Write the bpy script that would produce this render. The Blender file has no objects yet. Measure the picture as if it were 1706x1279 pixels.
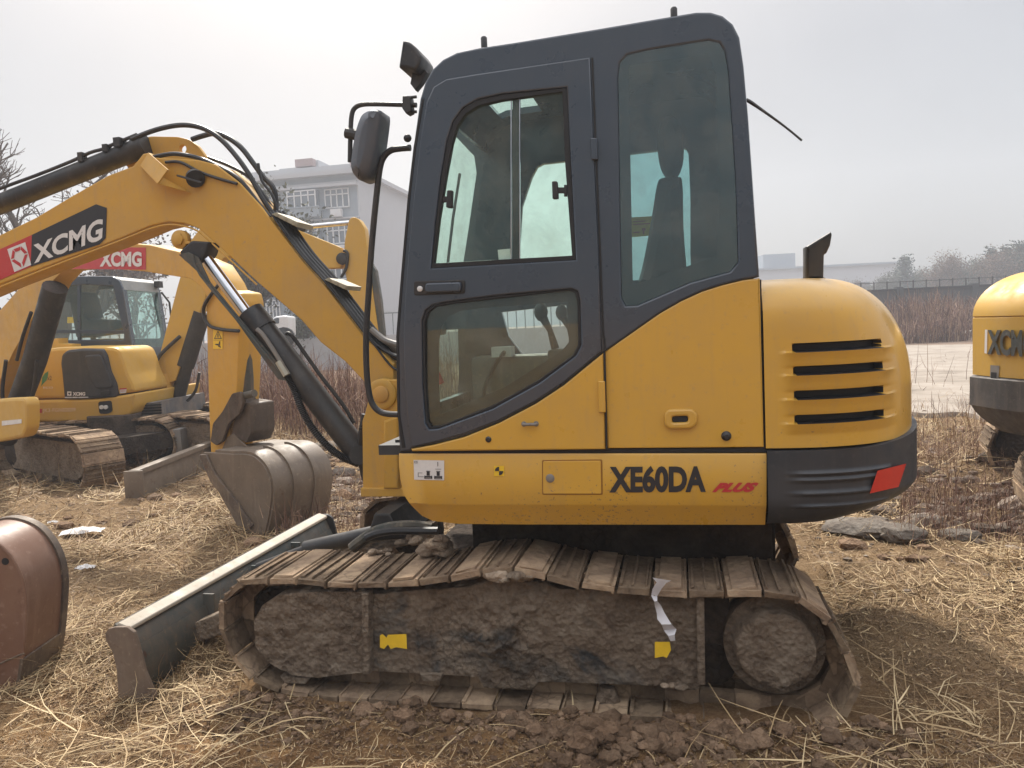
import bpy, bmesh, math, random
import numpy as np
from mathutils import Vector, Matrix
R = math.radians
scene = bpy.context.scene
COL = scene.collection
rng = np.random.default_rng(7)
random.seed(7)

# ------------------------------------------------------------------ camera
FPX, CX, CY = 1280.0, 853.0, 639.5          # focal length and centre for a 1706 px wide picture
YAW, PITCH, ROLL = R(12.5), R(4.47), R(2.7)
CAM = np.array([0.0, -2.85, 1.495])
fw = np.array([-math.sin(YAW)*math.cos(PITCH), math.cos(YAW)*math.cos(PITCH), -math.sin(PITCH)])
r0 = np.array([math.cos(YAW), math.sin(YAW), 0.0])
u0 = np.cross(r0, fw)
cu = math.cos(ROLL)*u0 + math.sin(ROLL)*r0
cr = math.cos(ROLL)*r0 - math.sin(ROLL)*u0
cam_data = bpy.data.cameras.new('camera')
cam = bpy.data.objects.new('camera', cam_data)
COL.objects.link(cam)
cam_data.sensor_width = 36.0
cam_data.lens = FPX/1706*36
cam_data.clip_start = 0.05
cam_data.clip_end = 3000
M = Matrix(((cr[0], cu[0], -fw[0], CAM[0]), (cr[1], cu[1], -fw[1], CAM[1]), (cr[2], cu[2], -fw[2], CAM[2]), (0, 0, 0, 1)))
cam.matrix_world = M
scene.camera = cam

# ------------------------------------------------------------------ world, sun, exposure
scene.view_settings.view_transform = 'Standard'
scene.view_settings.look = 'None'
scene.view_settings.exposure = 0.2
scene.view_settings.gamma = 1.0
SUN_EL, SUN_AZ = R(46), R(24)                # azimuth to the left of +Y
sund = np.array([-math.sin(SUN_AZ)*math.cos(SUN_EL), math.cos(SUN_AZ)*math.cos(SUN_EL), math.sin(SUN_EL)])
world = bpy.data.worlds.new('World'); scene.world = world
world.use_nodes = True
wt = world.node_tree; wt.nodes.clear()
wo = wt.nodes.new('ShaderNodeOutputWorld'); bg = wt.nodes.new('ShaderNodeBackground')
sky = wt.nodes.new('ShaderNodeTexSky'); sky.sky_type = 'NISHITA'; sky.sun_disc = False
sky.sun_elevation = SUN_EL; sky.sun_rotation = -SUN_AZ
sky.air_density = 1.0; sky.dust_density = 6.0; sky.ozone_density = 1.0
sc_ = wt.nodes.new('ShaderNodeVectorMath'); sc_.operation = 'SCALE'; sc_.inputs['Scale'].default_value = 0.03
wt.links.new(sky.outputs[0], sc_.inputs[0])
tc = wt.nodes.new('ShaderNodeTexCoord'); sx = wt.nodes.new('ShaderNodeSeparateXYZ')
wt.links.new(tc.outputs['Generated'], sx.inputs[0])
rp = wt.nodes.new('ShaderNodeValToRGB')     # overcast haze: brighter towards the zenith
e = rp.color_ramp.elements
e[0].position = 0.0; e[0].color = (0.27, 0.28, 0.285, 1)
e[1].position = 1.0; e[1].color = (1.55, 1.55, 1.6, 1)
k = rp.color_ramp.elements.new(0.30); k.color = (0.285, 0.292, 0.30, 1)
k = rp.color_ramp.elements.new(0.42); k.color = (0.37, 0.372, 0.375, 1)
k = rp.color_ramp.elements.new(0.60); k.color = (1.2, 1.2, 1.22, 1)
wt.links.new(sx.outputs['Z'], rp.inputs[0])
ns = wt.nodes.new('ShaderNodeTexNoise'); ns.inputs['Scale'].default_value = 2.6; ns.inputs['Detail'].default_value = 4
wt.links.new(tc.outputs['Generated'], ns.inputs['Vector'])
mr = wt.nodes.new('ShaderNodeMapRange'); mr.inputs['From Min'].default_value = .3; mr.inputs['From Max'].default_value = .7; mr.inputs['To Min'].default_value = 0.88; mr.inputs['To Max'].default_value = 1.14
wt.links.new(ns.outputs['Fac'], mr.inputs['Value'])
s2 = wt.nodes.new('ShaderNodeVectorMath'); s2.operation = 'SCALE'
wt.links.new(rp.outputs[0], s2.inputs[0]); wt.links.new(mr.outputs[0], s2.inputs['Scale'])
ad = wt.nodes.new('ShaderNodeVectorMath'); ad.operation = 'ADD'
wt.links.new(s2.outputs[0], ad.inputs[0]); wt.links.new(sc_.outputs[0], ad.inputs[1])
wt.links.new(ad.outputs[0], bg.inputs['Color']); bg.inputs['Strength'].default_value = 1.0
wt.links.new(bg.outputs[0], wo.inputs['Surface'])
sl = bpy.data.lights.new('sun', 'SUN'); so = bpy.data.objects.new('sun', sl); COL.objects.link(so)
sl.energy = 5.0; sl.angle = R(2.5); sl.color = (1.0, 0.94, 0.84)
so.rotation_euler = Vector(-sund).to_track_quat('-Z', 'Y').to_euler()
scene.cycles.max_bounces = 8
scene.cycles.transparent_max_bounces = 16
scene.cycles.volume_bounces = 1

# ------------------------------------------------------------------ tagging
def tag(o, label=None, cat=None, group=None, kind=None):
    if label: o['label'] = label
    if cat: o['category'] = cat
    if group: o['group'] = group
    if kind: o['kind'] = kind
    return o

# ------------------------------------------------------------------ pixel tracing (outline -> own plane, own distance)
def ray(px, py):
    return fw + cr*((px-CX)/FPX) - cu*((py-CY)/FPX)
def at_depth(px, depth, z=0.0):
    """ground point seen in picture column px at the given view depth"""
    a = r0*((px-CX)/FPX*depth) + np.array([-math.sin(YAW), math.cos(YAW), 0])*depth
    return np.array([CAM[0]+a[0], CAM[1]+a[1], z])
class Frame:
    def __init__(s, O=(0, 0, 0), head=0.0):
        s.O = np.array(O, float); s.h = head
        c, n = math.cos(head), math.sin(head)
        s.A = np.array([[c, n, 0], [-n, c, 0], [0, 0, 1.0]])
        s.c = s.A @ (CAM-s.O)
    def hit(s, px, py, axis, v):
        d = s.A @ ray(px, py)
        return s.c + d*((v-s.c[axis])/d[axis])
    def y(s, pts, v): return [tuple(s.hit(p[0], p[1], 1, v)[[0, 2]]) for p in pts]
    def x(s, pts, v): return [tuple(s.hit(p[0], p[1], 0, v)[[1, 2]]) for p in pts]
    def z(s, pts, v): return [tuple(s.hit(p[0], p[1], 2, v)[[0, 1]]) for p in pts]
    def y3(s, pts, v): return [s.hit(p[0], p[1], 1, p[2] if len(p) > 2 else v) for p in pts]
    def empty(s, name, label, cat, group=None):
        o = bpy.data.objects.new(name, None); COL.objects.link(o)
        o.location = s.O; o.rotation_euler = (0, 0, s.h); o.empty_display_size = 0.2
        return tag(o, label, cat, group)

# ------------------------------------------------------------------ geometry helpers: each returns (verts, faces)
def cr_spline(pts, n=6, closed=False):
    P = [np.array(p, float) for p in pts]
    N = len(P); out = []
    rngi = range(N) if closed else range(N-1)
    for i in rngi:
        if closed: a, b, c, d = P[(i-1) % N], P[i], P[(i+1) % N], P[(i+2) % N]
        else: a, b, c, d = P[max(i-1, 0)], P[i], P[i+1], P[min(i+2, N-1)]
        for k in range(n):
            t = k/n
            out.append(0.5*((2*b)+(-a+c)*t+(2*a-5*b+4*c-d)*t*t+(-a+3*b-3*c+d)*t**3))
    if not closed: out.append(P[-1])
    return out
def rnd_corners(pts, r, n=5):
    P = [np.array(p[:2], float) for p in pts]; N = len(P); out = []
    for i in range(N):
        rr = pts[i][2] if len(pts[i]) > 2 else r
        a, b, c = P[i-1], P[i], P[(i+1) % N]
        la, lc = np.linalg.norm(a-b), np.linalg.norm(c-b)
        q = min(rr, la*0.48, lc*0.48)
        if q <= 0: out.append(tuple(b)); continue
        p0, p2 = b+(a-b)/la*q, b+(c-b)/lc*q
        for k in range(n+1):
            t = k/n; out.append(tuple((1-t)**2*p0+2*t*(1-t)*b+t*t*p2))
    return out
def g_box(c, s, rot=None):
    v = np.array([[x, y, z] for x in (-.5, .5) for y in (-.5, .5) for z in (-.5, .5)])*np.array(s)
    if rot is not None:
        v = v @ np.array(rot).T
    v = v+np.array(c)
    f = [(0, 1, 3, 2), (4, 6, 7, 5), (0, 4, 5, 1), (2, 3, 7, 6), (0, 2, 6, 4), (1, 5, 7, 3)]
    return v, f
def g_tube(pts, r, n=10, smooth=0, caps=True):
    P = [np.array(p, float) for p in pts]
    if smooth: P = cr_spline(P, smooth)
    m = len(P)
    rr = np.interp(np.linspace(0, 1, m), np.linspace(0, 1, len(r)), r) if hasattr(r, '__len__') else [r]*m
    T = []
    for i in range(m):
        t = P[min(i+1, m-1)]-P[max(i-1, 0)]; T.append(t/(np.linalg.norm(t)+1e-12))
    up = np.array([0, 0, 1.0]) if abs(T[0][2]) < .9 else np.array([1.0, 0, 0])
    a = np.cross(T[0], up); a /= np.linalg.norm(a)
    V = []; F = []
    ang = np.arange(n)*2*math.pi/n
    for i in range(m):
        a = a-T[i]*np.dot(a, T[i]); a /= np.linalg.norm(a); b = np.cross(T[i], a)
        for q in ang: V.append(P[i]+rr[i]*(math.cos(q)*a+math.sin(q)*b))
    for i in range(m-1):
        for j in range(n):
            k = (j+1) % n
            F.append((i*n+j, i*n+k, (i+1)*n+k, (i+1)*n+j))
    if caps:
        F.append(tuple(range(n))[::-1]); F.append(tuple((m-1)*n+j for j in range(n)))
    return np.array(V), F
def g_cyl(p0, p1, r, n=20, r2=None):
    return g_tube([p0, p1], [r, r if r2 is None else r2], n)
def g_lathe(c, axis, prof, n=24):
    """prof: list of (distance along axis, radius)"""
    ax = np.array(axis, float); ax /= np.linalg.norm(ax)
    up = np.array([0, 0, 1.0]) if abs(ax[2]) < .9 else np.array([1.0, 0, 0])
    a = np.cross(ax, up); a /= np.linalg.norm(a); b = np.cross(ax, a)
    V = []; F = []
    for d, r in prof:
        for j in range(n):
            q = 2*math.pi*j/n; V.append(np.array(c)+ax*d+r*(math.cos(q)*a+math.sin(q)*b))
    for i in range(len(prof)-1):
        for j in range(n):
            k = (j+1) % n; F.append((i*n+j, i*n+k, (i+1)*n+k, (i+1)*n+j))
    F.append(tuple(range(n))[::-1]); F.append(tuple((len(prof)-1)*n+j for j in range(n)))
    return np.array(V), F
def g_panel(pts, v0, v1, axis='y', holes=(), bev=0.004):
    """outline (with holes) given thickness between v0 and v1 along an axis"""
    cu_ = bpy.data.curves.new('t', 'CURVE'); cu_.dimensions = '2D'; cu_.fill_mode = 'BOTH'
    for loop in [pts]+list(holes):
        sp = cu_.splines.new('POLY'); sp.points.add(len(loop)-1)
        for i, p in enumerate(loop): sp.points[i].co = (p[0], p[1], 0, 1)
        sp.use_cyclic_u = True
    th = abs(v1-v0)/2; bev = min(bev, th*0.9)
    cu_.extrude = th-bev; cu_.bevel_depth = bev; cu_.bevel_resolution = 1; cu_.offset = -bev
    o = bpy.data.objects.new('t', cu_)
    me = bpy.data.meshes.new_from_object(o)
    n = len(me.vertices); co = np.empty(n*3); me.vertices.foreach_get('co', co); co = co.reshape(-1, 3)
    mid = (v0+v1)/2
    F = [tuple(p.vertices) for p in me.polygons]
    if axis == 'y': V = np.stack([co[:, 0], mid+co[:, 2], co[:, 1]], 1); F = [f[::-1] for f in F]
    elif axis == 'x': V = np.stack([mid+co[:, 2], co[:, 0], co[:, 1]], 1)
    else: V = np.stack([co[:, 0], co[:, 1], mid+co[:, 2]], 1)
    bpy.data.objects.remove(o); bpy.data.curves.remove(cu_); bpy.data.meshes.remove(me)
    return V, F
def g_strip(pts, y0, y1, th):
    """polyline in XZ swept along y, with thickness th"""
    P = [np.array(p, float) for p in pts]; m = len(P); N = []
    for i in range(m):
        t = P[min(i+1, m-1)]-P[max(i-1, 0)]; t /= np.linalg.norm(t)+1e-12; N.append(np.array([-t[1], t[0]]))
    loop = [P[i] for i in range(m)]+[P[i]+N[i]*th for i in range(m-1, -1, -1)]
    V = [(p[0], y, p[1]) for y in (y0, y1) for p in loop]; L = len(loop)
    F = []
    for i in range(L):
        j = (i+1) % L; F.append((i, j, L+j, L+i))
    for i in range(m-1):
        a, b, c, d = i, i+1, L-2-i, L-1-i
        F.append((a, d, c, b)); F.append((L+a, L+b, L+c, L+d))
    return np.array(V), F
def g_ico(c, r, sub=1, jit=0.25, squash=(1, 1, 1), seed=0):
    v, f = ICO[sub]
    g = np.random.default_rng(seed)
    q = v*(1+jit*(g.random((len(v), 1))-.5)*2)*r*np.array(squash)
    return q+np.array(c), f
def _ico():
    out = {}
    for s in (1, 2, 3):
        bm = bmesh.new(); bmesh.ops.create_icosphere(bm, subdivisions=s, radius=1)
        out[s] = (np.array([v.co[:] for v in bm.verts]), [tuple(v.index for v in fc.verts) for fc in bm.faces]); bm.free()
    return out
ICO = _ico()

def mk(name, geoms, mat, parent=None, smooth=35, bevel=0, rnds=None, mat_idx=None, mats=None, sub=0):
    if isinstance(geoms, tuple): geoms = [geoms]
    V = np.concatenate([np.asarray(g[0], float) for g in geoms]); F = []; off = 0; rv = []
    for i, g in enumerate(geoms):
        F += [tuple(int(k)+off for k in f) for f in g[1]]; off += len(g[0])
        rv += [rnds[i] if rnds is not None else (i*0.618) % 1]*len(g[0])
    me = bpy.data.meshes.new(name); me.from_pydata(V.tolist(), [], F)
    at = me.attributes.new('rnd', 'FLOAT', 'POINT'); at.data.foreach_set('value', np.array(rv, dtype=np.float32))
    for m_ in (mats or [mat]):
        if m_: me.materials.append(m_)
    if mat_idx is not None: me.polygons.foreach_set('material_index', np.array(mat_idx, dtype=np.int32))
    if bevel or not mat_idx:
        bm = bmesh.new(); bm.from_mesh(me)
        bmesh.ops.recalc_face_normals(bm, faces=bm.faces)
        if bevel:
            ed = [e_ for e_ in bm.edges if len(e_.link_faces) == 2 and e_.calc_face_angle(0) > R(40)]
            bmesh.ops.bevel(bm, geom=ed, offset=bevel, segments=2, profile=0.6, affect='EDGES', clamp_overlap=True)
        bm.to_mesh(me); bm.free()
    me.update()
    if smooth:
        me.shade_smooth(); me.set_sharp_from_angle(angle=R(smooth))
    o = bpy.data.objects.new(name, me); COL.objects.link(o)
    if parent is not None: o.parent = parent
    return o
def raw(name, V, F, mat, rnd=None, parent=None, smooth=False, mats=None, midx=None):
    """fast builder for large numpy meshes; F is an (n,k) array"""
    me = bpy.data.meshes.new(name); n, k = F.shape
    me.vertices.add(len(V)); me.vertices.foreach_set('co', np.asarray(V, dtype=np.float32).ravel())
    me.loops.add(n*k); me.loops.foreach_set('vertex_index', F.ravel().astype(np.int32))
    me.polygons.add(n); me.polygons.foreach_set('loop_start', (np.arange(n)*k).astype(np.int32))
    if rnd is not None:
        at = me.attributes.new('rnd', 'FLOAT', 'POINT'); at.data.foreach_set('value', np.asarray(rnd, dtype=np.float32))
    for m_ in (mats or [mat]):
        if m_: me.materials.append(m_)
    if midx is not None: me.polygons.foreach_set('material_index', np.asarray(midx, dtype=np.int32))
    me.update(calc_edges=True); me.validate()
    if smooth: me.shade_smooth()
    o = bpy.data.objects.new(name, me); COL.objects.link(o)
    if parent is not None: o.parent = parent
    return o

# ------------------------------------------------------------------ numpy noise
def _hash(ix, iy, iz, s):
    h = (ix*374761393+iy*668265263+iz*2147483647+s*974634777) & 0xffffffff
    h = ((h ^ (h >> 13))*1274126177) & 0xffffffff
    return ((h ^ (h >> 16)) & 0xffff)/65535.0
def noise3(x, y, z, s=0):
    x, y, z = np.broadcast_arrays(np.asarray(x, float), np.asarray(y, float), np.asarray(z, float))
    ix, iy, iz = [np.floor(a).astype(np.int64) for a in (x, y, z)]
    fx, fy, fz = x-ix, y-iy, z-iz
    fx, fy, fz = [a*a*(3-2*a) for a in (fx, fy, fz)]
    o = 0
    for dx in (0, 1):
        for dy in (0, 1):
            for dz in (0, 1):
                w = (fx if dx else 1-fx)*(fy if dy else 1-fy)*(fz if dz else 1-fz)
                o = o+w*_hash(ix+dx, iy+dy, iz+dz, s)
    return o*2-1
def fbm(x, y, z=0.0, oct=4, s=0, gain=.5):
    o = 0; a = 1; f = 1
    for i in range(oct):
        o = o+a*noise3(np.asarray(x)*f, np.asarray(y)*f, np.asarray(z)*f, s+i); a *= gain; f *= 2.03
    return o

# ------------------------------------------------------------------ materials
def mat_new(name):
    m = bpy.data.materials.new(name); m.use_nodes = True; t = m.node_tree
    b = t.nodes['Principled BSDF']; return m, t, b
def nz(t, scale, detail=4, rough=.55, dist=0, vec=None):
    n = t.nodes.new('ShaderNodeTexNoise'); n.inputs['Scale'].default_value = scale
    n.inputs['Detail'].default_value = detail; n.inputs['Roughness'].default_value = rough; n.inputs['Distortion'].default_value = dist
    if vec: t.links.new(vec, n.inputs['Vector'])
    return n.outputs['Fac']
def ramp(t, src, stops):
    r = t.nodes.new('ShaderNodeValToRGB'); e = r.color_ramp.elements
    e[0].position, e[0].color = stops[0][0], (*stops[0][1], 1); e[1].position, e[1].color = stops[-1][0], (*stops[-1][1], 1)
    for p, c in stops[1:-1]: q = e.new(p); q.color = (*c, 1)
    t.links.new(src, r.inputs[0]); return r.outputs[0]
def mapr(t, src, a, b, c, d):
    m = t.nodes.new('ShaderNodeMapRange'); 
    for i, v in zip(('From Min', 'From Max', 'To Min', 'To Max'), (a, b, c, d)): m.inputs[i].default_value = v
    t.links.new(src, m.inputs['Value']); return m.outputs[0]
def mixc(t, fac, a, b):
    m = t.nodes.new('ShaderNodeMix'); m.data_type = 'RGBA'
    for i, v in ((0, fac), (6, a), (7, b)):
        if isinstance(v, (int, float)): m.inputs[i].default_value = v
        elif isinstance(v, tuple): m.inputs[i].default_value = (*v, 1)
        else: t.links.new(v, m.inputs[i])
    return m.outputs[2]
def bump(t, b, src, strength, dist):
    n = t.nodes.new('ShaderNodeBump'); n.inputs['Strength'].default_value = strength; n.inputs['Distance'].default_value = dist
    t.links.new(src, n.inputs['Height']); t.links.new(n.outputs[0], b.inputs['Normal'])
def objco(t, kind='Object'):
    return t.nodes.new('ShaderNodeTexCoord').outputs[kind]
def paint(name, col, rough=.35, dust=.25, dustcol=(.36, .27, .18), coat=0.0, scale=3.0, bmp=0.0, rust=0, splash=0):
    m, t, b = mat_new(name); oc = objco(t)
    d = mapr(t, nz(t, scale, 6, .65, 0, oc), .42, .78, 0, dust)
    c = mixc(t, d, col, dustcol)
    sp = mapr(t, nz(t, scale*14, 3, .6, 0, oc), .60, .76, 0, dust*1.2)
    c = mixc(t, sp, c, dustcol)
    mpg = t.nodes.new('ShaderNodeMapping'); mpg.inputs['Scale'].default_value = (9, 9, .9); t.links.new(oc, mpg.inputs['Vector'])
    st_ = mapr(t, nz(t, 2.2, 5, .6, .3, mpg.outputs[0]), .54, .80, 0, dust*.9)      # rain streaks in the dust film
    c = mixc(t, st_, c, dustcol)
    if splash:                                                                # mud specks, thickest low down
        sz_ = t.nodes.new('ShaderNodeSeparateXYZ'); t.links.new(oc, sz_.inputs[0])
        a1 = t.nodes.new('ShaderNodeMath'); a1.operation = 'ADD'; t.links.new(nz(t, 85, 3, .6, 0, oc), a1.inputs[0])
        t.links.new(mapr(t, sz_.outputs['Z'], .70, 1.15, .085, -.06), a1.inputs[1])
        a2 = t.nodes.new('ShaderNodeMath'); a2.operation = 'ADD'; t.links.new(a1.outputs[0], a2.inputs[0]); t.links.new(mapr(t, nz(t, 2.5, 3, .5, 0, oc), .3, .7, -.06, .06), a2.inputs[1])
        c = mixc(t, mapr(t, a2.outputs[0], .685, .73, 0, splash), c, (.20, .14, .09))
    if rust:
        rs = mapr(t, nz(t, scale*5, 5, .7, .4, oc), .60, .70, 0, rust); c = mixc(t, rs, c, (.09, .035, .018))
    t.links.new(c, b.inputs['Base Color'])
    t.links.new(mapr(t, nz(t, scale*3, 4, .6, 0, oc), .3, .75, rough*.8, min(1, rough*1.7)), b.inputs['Roughness'])
    b.inputs['Coat Weight'].default_value = coat; b.inputs['Coat Roughness'].default_value = .12
    if bmp: bump(t, b, nz(t, scale*20, 4, .6, 0, oc), .35, bmp)
    return m
def plain(name, col, rough=.5, metal=0.0, emis=None):
    m, t, b = mat_new(name); oc = objco(t)
    c = mixc(t, mapr(t, nz(t, 25, 3, .6, 0, oc), .35, .75, 0, .35), col, tuple(x*.6 for x in col))
    t.links.new(c, b.inputs['Base Color']); b.inputs['Roughness'].default_value = rough; b.inputs['Metallic'].default_value = metal
    return m
def mudmat(name, c1, c2, c3, scale=9, bmp=.02, paintcol=None, pth=.6):
    m, t, b = mat_new(name); oc = objco(t)
    n1 = nz(t, scale, 8, .72, .6, oc)
    c = ramp(t, n1, [(.25, c1), (.5, c2), (.75, c3)])
    at = t.nodes.new('ShaderNodeAttribute'); at.attribute_name = 'rnd'
    if paintcol:
        f = mapr(t, nz(t, 2.2, 4, .6, 1.2, oc), pth, pth+.12, 0, .85); c = mixc(t, f, c, paintcol)
    v = t.nodes.new('ShaderNodeTexVoronoi'); v.inputs['Scale'].default_value = scale*5; t.links.new(oc, v.inputs['Vector'])
    mx = t.nodes.new('ShaderNodeMath'); mx.operation = 'MULTIPLY_ADD'; t.links.new(v.outputs['Distance'], mx.inputs[0]); mx.inputs[1].default_value = .5
    t.links.new(nz(t, scale*2.5, 8, .75, .3, oc), mx.inputs[2])
    c = mixc(t, mapr(t, nz(t, 3.0, 6, .65, .8, oc), .50, .66, 0, .55), c, c3)
    vc = t.nodes.new('ShaderNodeTexVoronoi'); vc.feature = 'DISTANCE_TO_EDGE'; vc.inputs['Scale'].default_value = scale*2.3
    wv = t.nodes.new('ShaderNodeVectorMath'); wv.operation = 'ADD'; t.links.new(oc, wv.inputs[0])
    nn = t.nodes.new('ShaderNodeTexNoise'); nn.inputs['Scale'].default_value = scale*4; t.links.new(oc, nn.inputs['Vector'])
    sc2 = t.nodes.new('ShaderNodeVectorMath'); sc2.operation = 'SCALE'; sc2.inputs['Scale'].default_value = .35/scale; t.links.new(nn.outputs['Color'], sc2.inputs[0]); t.links.new(sc2.outputs[0], wv.inputs[1])
    t.links.new(wv.outputs[0], vc.inputs['Vector'])
    ck = t.nodes.new('ShaderNodeMath'); ck.operation = 'MULTIPLY'; t.links.new(mapr(t, vc.outputs['Distance'], 0, .10, .45, 0), ck.inputs[0]); t.links.new(mapr(t, nz(t, 4, 3, .5, 0, oc), .45, .60, 0, 1), ck.inputs[1])
    c = mixc(t, ck.outputs[0], c, tuple(q*.45 for q in c1))
    hs = t.nodes.new('ShaderNodeHueSaturation'); t.links.new(c, hs.inputs['Color']); t.links.new(mapr(t, at.outputs['Fac'], 0, 1, .62, 1.35), hs.inputs['Value'])
    t.links.new(hs.outputs[0], b.inputs['Base Color'])
    b.inputs['Roughness'].default_value = .95; b.inputs['Specular IOR Level'].default_value = .2
    bump(t, b, mx.outputs[0], .9, bmp); return m
def glassmat(name, tint, refl=.08, rough=.02):
    m = bpy.data.materials.new(name); m.use_nodes = True; t = m.node_tree; t.nodes.clear()
    o = t.nodes.new('ShaderNodeOutputMaterial'); tr = t.nodes.new('ShaderNodeBsdfTransparent'); tr.inputs[0].default_value = (*tint, 1)
    gl = t.nodes.new('ShaderNodeBsdfGlossy'); gl.inputs['Roughness'].default_value = rough; gl.inputs['Color'].default_value = (.9, .95, .95, 1)
    df = t.nodes.new('ShaderNodeBsdfDiffuse'); df.inputs[0].default_value = (.45, .43, .38, 1)
    oc = objco(t); lw = t.nodes.new('ShaderNodeLayerWeight'); lw.inputs['Blend'].default_value = .25
    lw.inputs['Blend'].default_value = .5; pw = t.nodes.new('ShaderNodeMath'); pw.operation = 'POWER'; t.links.new(lw.outputs['Facing'], pw.inputs[0]); pw.inputs[1].default_value = 5
    m1 = t.nodes.new('ShaderNodeMixShader'); t.links.new(mapr(t, pw.outputs[0], 0, 1, refl*.6, .7), m1.inputs[0])
    t.links.new(tr.outputs[0], m1.inputs[1]); t.links.new(gl.outputs[0], m1.inputs[2])
    m2 = t.nodes.new('ShaderNodeMixShader'); t.links.new(mapr(t, nz(t, 6, 6, .7, .5, oc), .42, .85, .01, .15), m2.inputs[0])
    t.links.new(m1.outputs[0], m2.inputs[1]); t.links.new(df.outputs[0], m2.inputs[2]); t.links.new(m2.outputs[0], o.inputs[0]); return m

YEL = paint('yellow_paint', (.62, .35, .045), .31, .32, (.40, .26, .12), coat=.5, splash=.7)
YELD = paint('yellow_dusty_paint', (.58, .32, .045), .5, .42, (.36, .24, .13), coat=.1)
YELB = paint('yellow_far_paint', (.56, .33, .05), .5, .3, (.42, .30, .18), coat=.1)
DRK = paint('dark_cab_paint', (.030, .045, .068), .28, .09, (.12, .115, .11), coat=.8)
DRKM = paint('dark_counterweight', (.028, .031, .038), .42, .25, (.12, .11, .10))
BLK = paint('black_steel', (.018, .018, .020), .42, .35, (.12, .10, .08))
RUB = paint('rubber_hose', (.012, .012, .014), .34, .25, (.10, .085, .07))
GAS = plain('gasket_rubber', (.012, .012, .014), .6)
CHR = plain('chrome_rod', (.62, .63, .66), .12, 1.0)
STL = paint('worn_steel', (.20, .19, .18), .45, .6, (.26, .20, .14), rust=.7)
GRN = paint('grey_green_steel', (.055, .065, .062), .5, .8, (.17, .12, .08), rust=.8)
PALE = paint('pale_edge', (.46, .41, .34), .75, .5, (.34, .27, .19))  # pale tone for the blade's top edge and the fallen pole
WHT = plain('white_print', (.72, .70, .68), .5)
REDP = plain('red_print', (.50, .035, .04), .45)
REDR = plain('red_reflector', (.55, .03, .02), .25)
BLKP = plain('black_print', (.025, .025, .03), .45)
YELS = plain('yellow_sticker', (.85, .55, .03), .45)
INT = plain('interior_plastic', (.035, .037, .040), .65)
SEAT = plain('seat_fabric', (.055, .060, .062), .8)
GLS = glassmat('cab_glass', (.92, 1.0, .965), .05)
GLSD = glassmat('tinted_glass', (.80, .88, .85), .10)
MUD = mudmat('dried_mud', (.17, .118, .082), (.43, .325, .235), (.62, .51, .39), 10, .05)
MUDF = mudmat('muddy_track_frame', (.16, .112, .08), (.40, .30, .215), (.60, .49, .37), 9, .05, (.075, .092, .105), .52)
MUDT = mudmat('muddy_shoes', (.11, .078, .054), (.24, .170, .115), (.42, .31, .20), 5, .015)
DARKM = mudmat('dark_mud', (.030, .024, .020), (.065, .05, .04), (.12, .09, .07), 7, .02)
BKT = paint('bucket_steel', (.15, .115, .085), .5, .8, (.25, .20, .15), rust=.55, bmp=.002, scale=2)
BKTR = paint('bucket_red_primer', (.17, .085, .052), .4, .55, (.30, .20, .15), rust=.5, bmp=.0015, scale=2)
GLSS = glassmat('side_glass', (.58, .74, .76), .16)
# ================================================================== GROUND
def gh(x, y):
    x = np.asarray(x, float); y = np.asarray(y, float)
    d = np.hypot(x, y+2.85)
    near = np.clip(1-(d-9)/10, 0.0, 1)
    h = .040*fbm(x*.9, y*.9, 0, 3, 11)*near+.026*fbm(x*4.2, y*4.2, 0, 5, 21, .6)*np.clip(1-(d-4)/8, .15, 1)*near
    # rubble / spoil ridges behind the machine
    r1 = .30*np.exp(-((x-4.6)/2.6)**2-((y-4.3)/1.0)**2)+.18*np.exp(-((x+.9)/1.1)**2-((y-3.4)/.8)**2)
    h = h+r1*(.7+.5*fbm(x*2.5, y*2.5, 1, 4, 31))
    # sunk, trodden strip in front of the near track
    inr = np.exp(-((y+.16)/.16)**2)*((x > -2.1) & (x < .8))
    h = h+inr*(.004+.022*fbm(x*9, y*9, 2, 4, 41, .6))
    # below tracks keep flat
    und = ((x > -1.95) & (x < .75) & (y > -.03) & (y < 2.0))
    h = np.where(und, np.minimum(h, -.015), h)
    h = h-.085*np.exp(-((x+2.42)/.42)**2-((y+.05)/.38)**2)
    far = np.clip((d-25)/60, 0, 1)
    return h+far*.5*noise3(x*.02, y*.02, 0, 9)
def axis_coords():
    u = np.linspace(-1, 1, 561); return np.sinh(u*6.3)*1.28
gx = axis_coords(); gy = axis_coords()-.9
X, Y = np.meshgrid(gx, gy); Z = gh(X, Y)
n1, n2 = X.shape
idx = np.arange(n1*n2).reshape(n1, n2)
GF = np.stack([idx[:-1, :-1], idx[:-1, 1:], idx[1:, 1:], idx[1:, :-1]], -1).reshape(-1, 4)
m, t, b = mat_new('earth_and_litter'); oc = objco(t)
c_soil = ramp(t, nz(t, 3.2, 9, .72, .5, oc), [(.30, (.085, .045, .026)), (.46, (.22, .118, .055)), (.58, (.35, .20, .09)), (.78, (.46, .30, .17))])
c_str = ramp(t, nz(t, 38, 6, .75, 2.5, oc), [(.30, (.085, .055, .035)), (.48, (.24, .165, .095)), (.62, (.40, .30, .18)), (.8, (.60, .48, .33))])
vs_ = t.nodes.new('ShaderNodeSeparateXYZ'); t.links.new(oc, vs_.inputs[0])
ff = mapr(t, nz(t, 1.1, 5, .65, .8, oc), .43, .57, 0, 1)
my = mapr(t, vs_.outputs['Y'], -.6, .7, 0, .75)
ma = t.nodes.new('ShaderNodeMath'); ma.operation = 'MAXIMUM'; t.links.new(my, ma.inputs[0])
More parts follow.
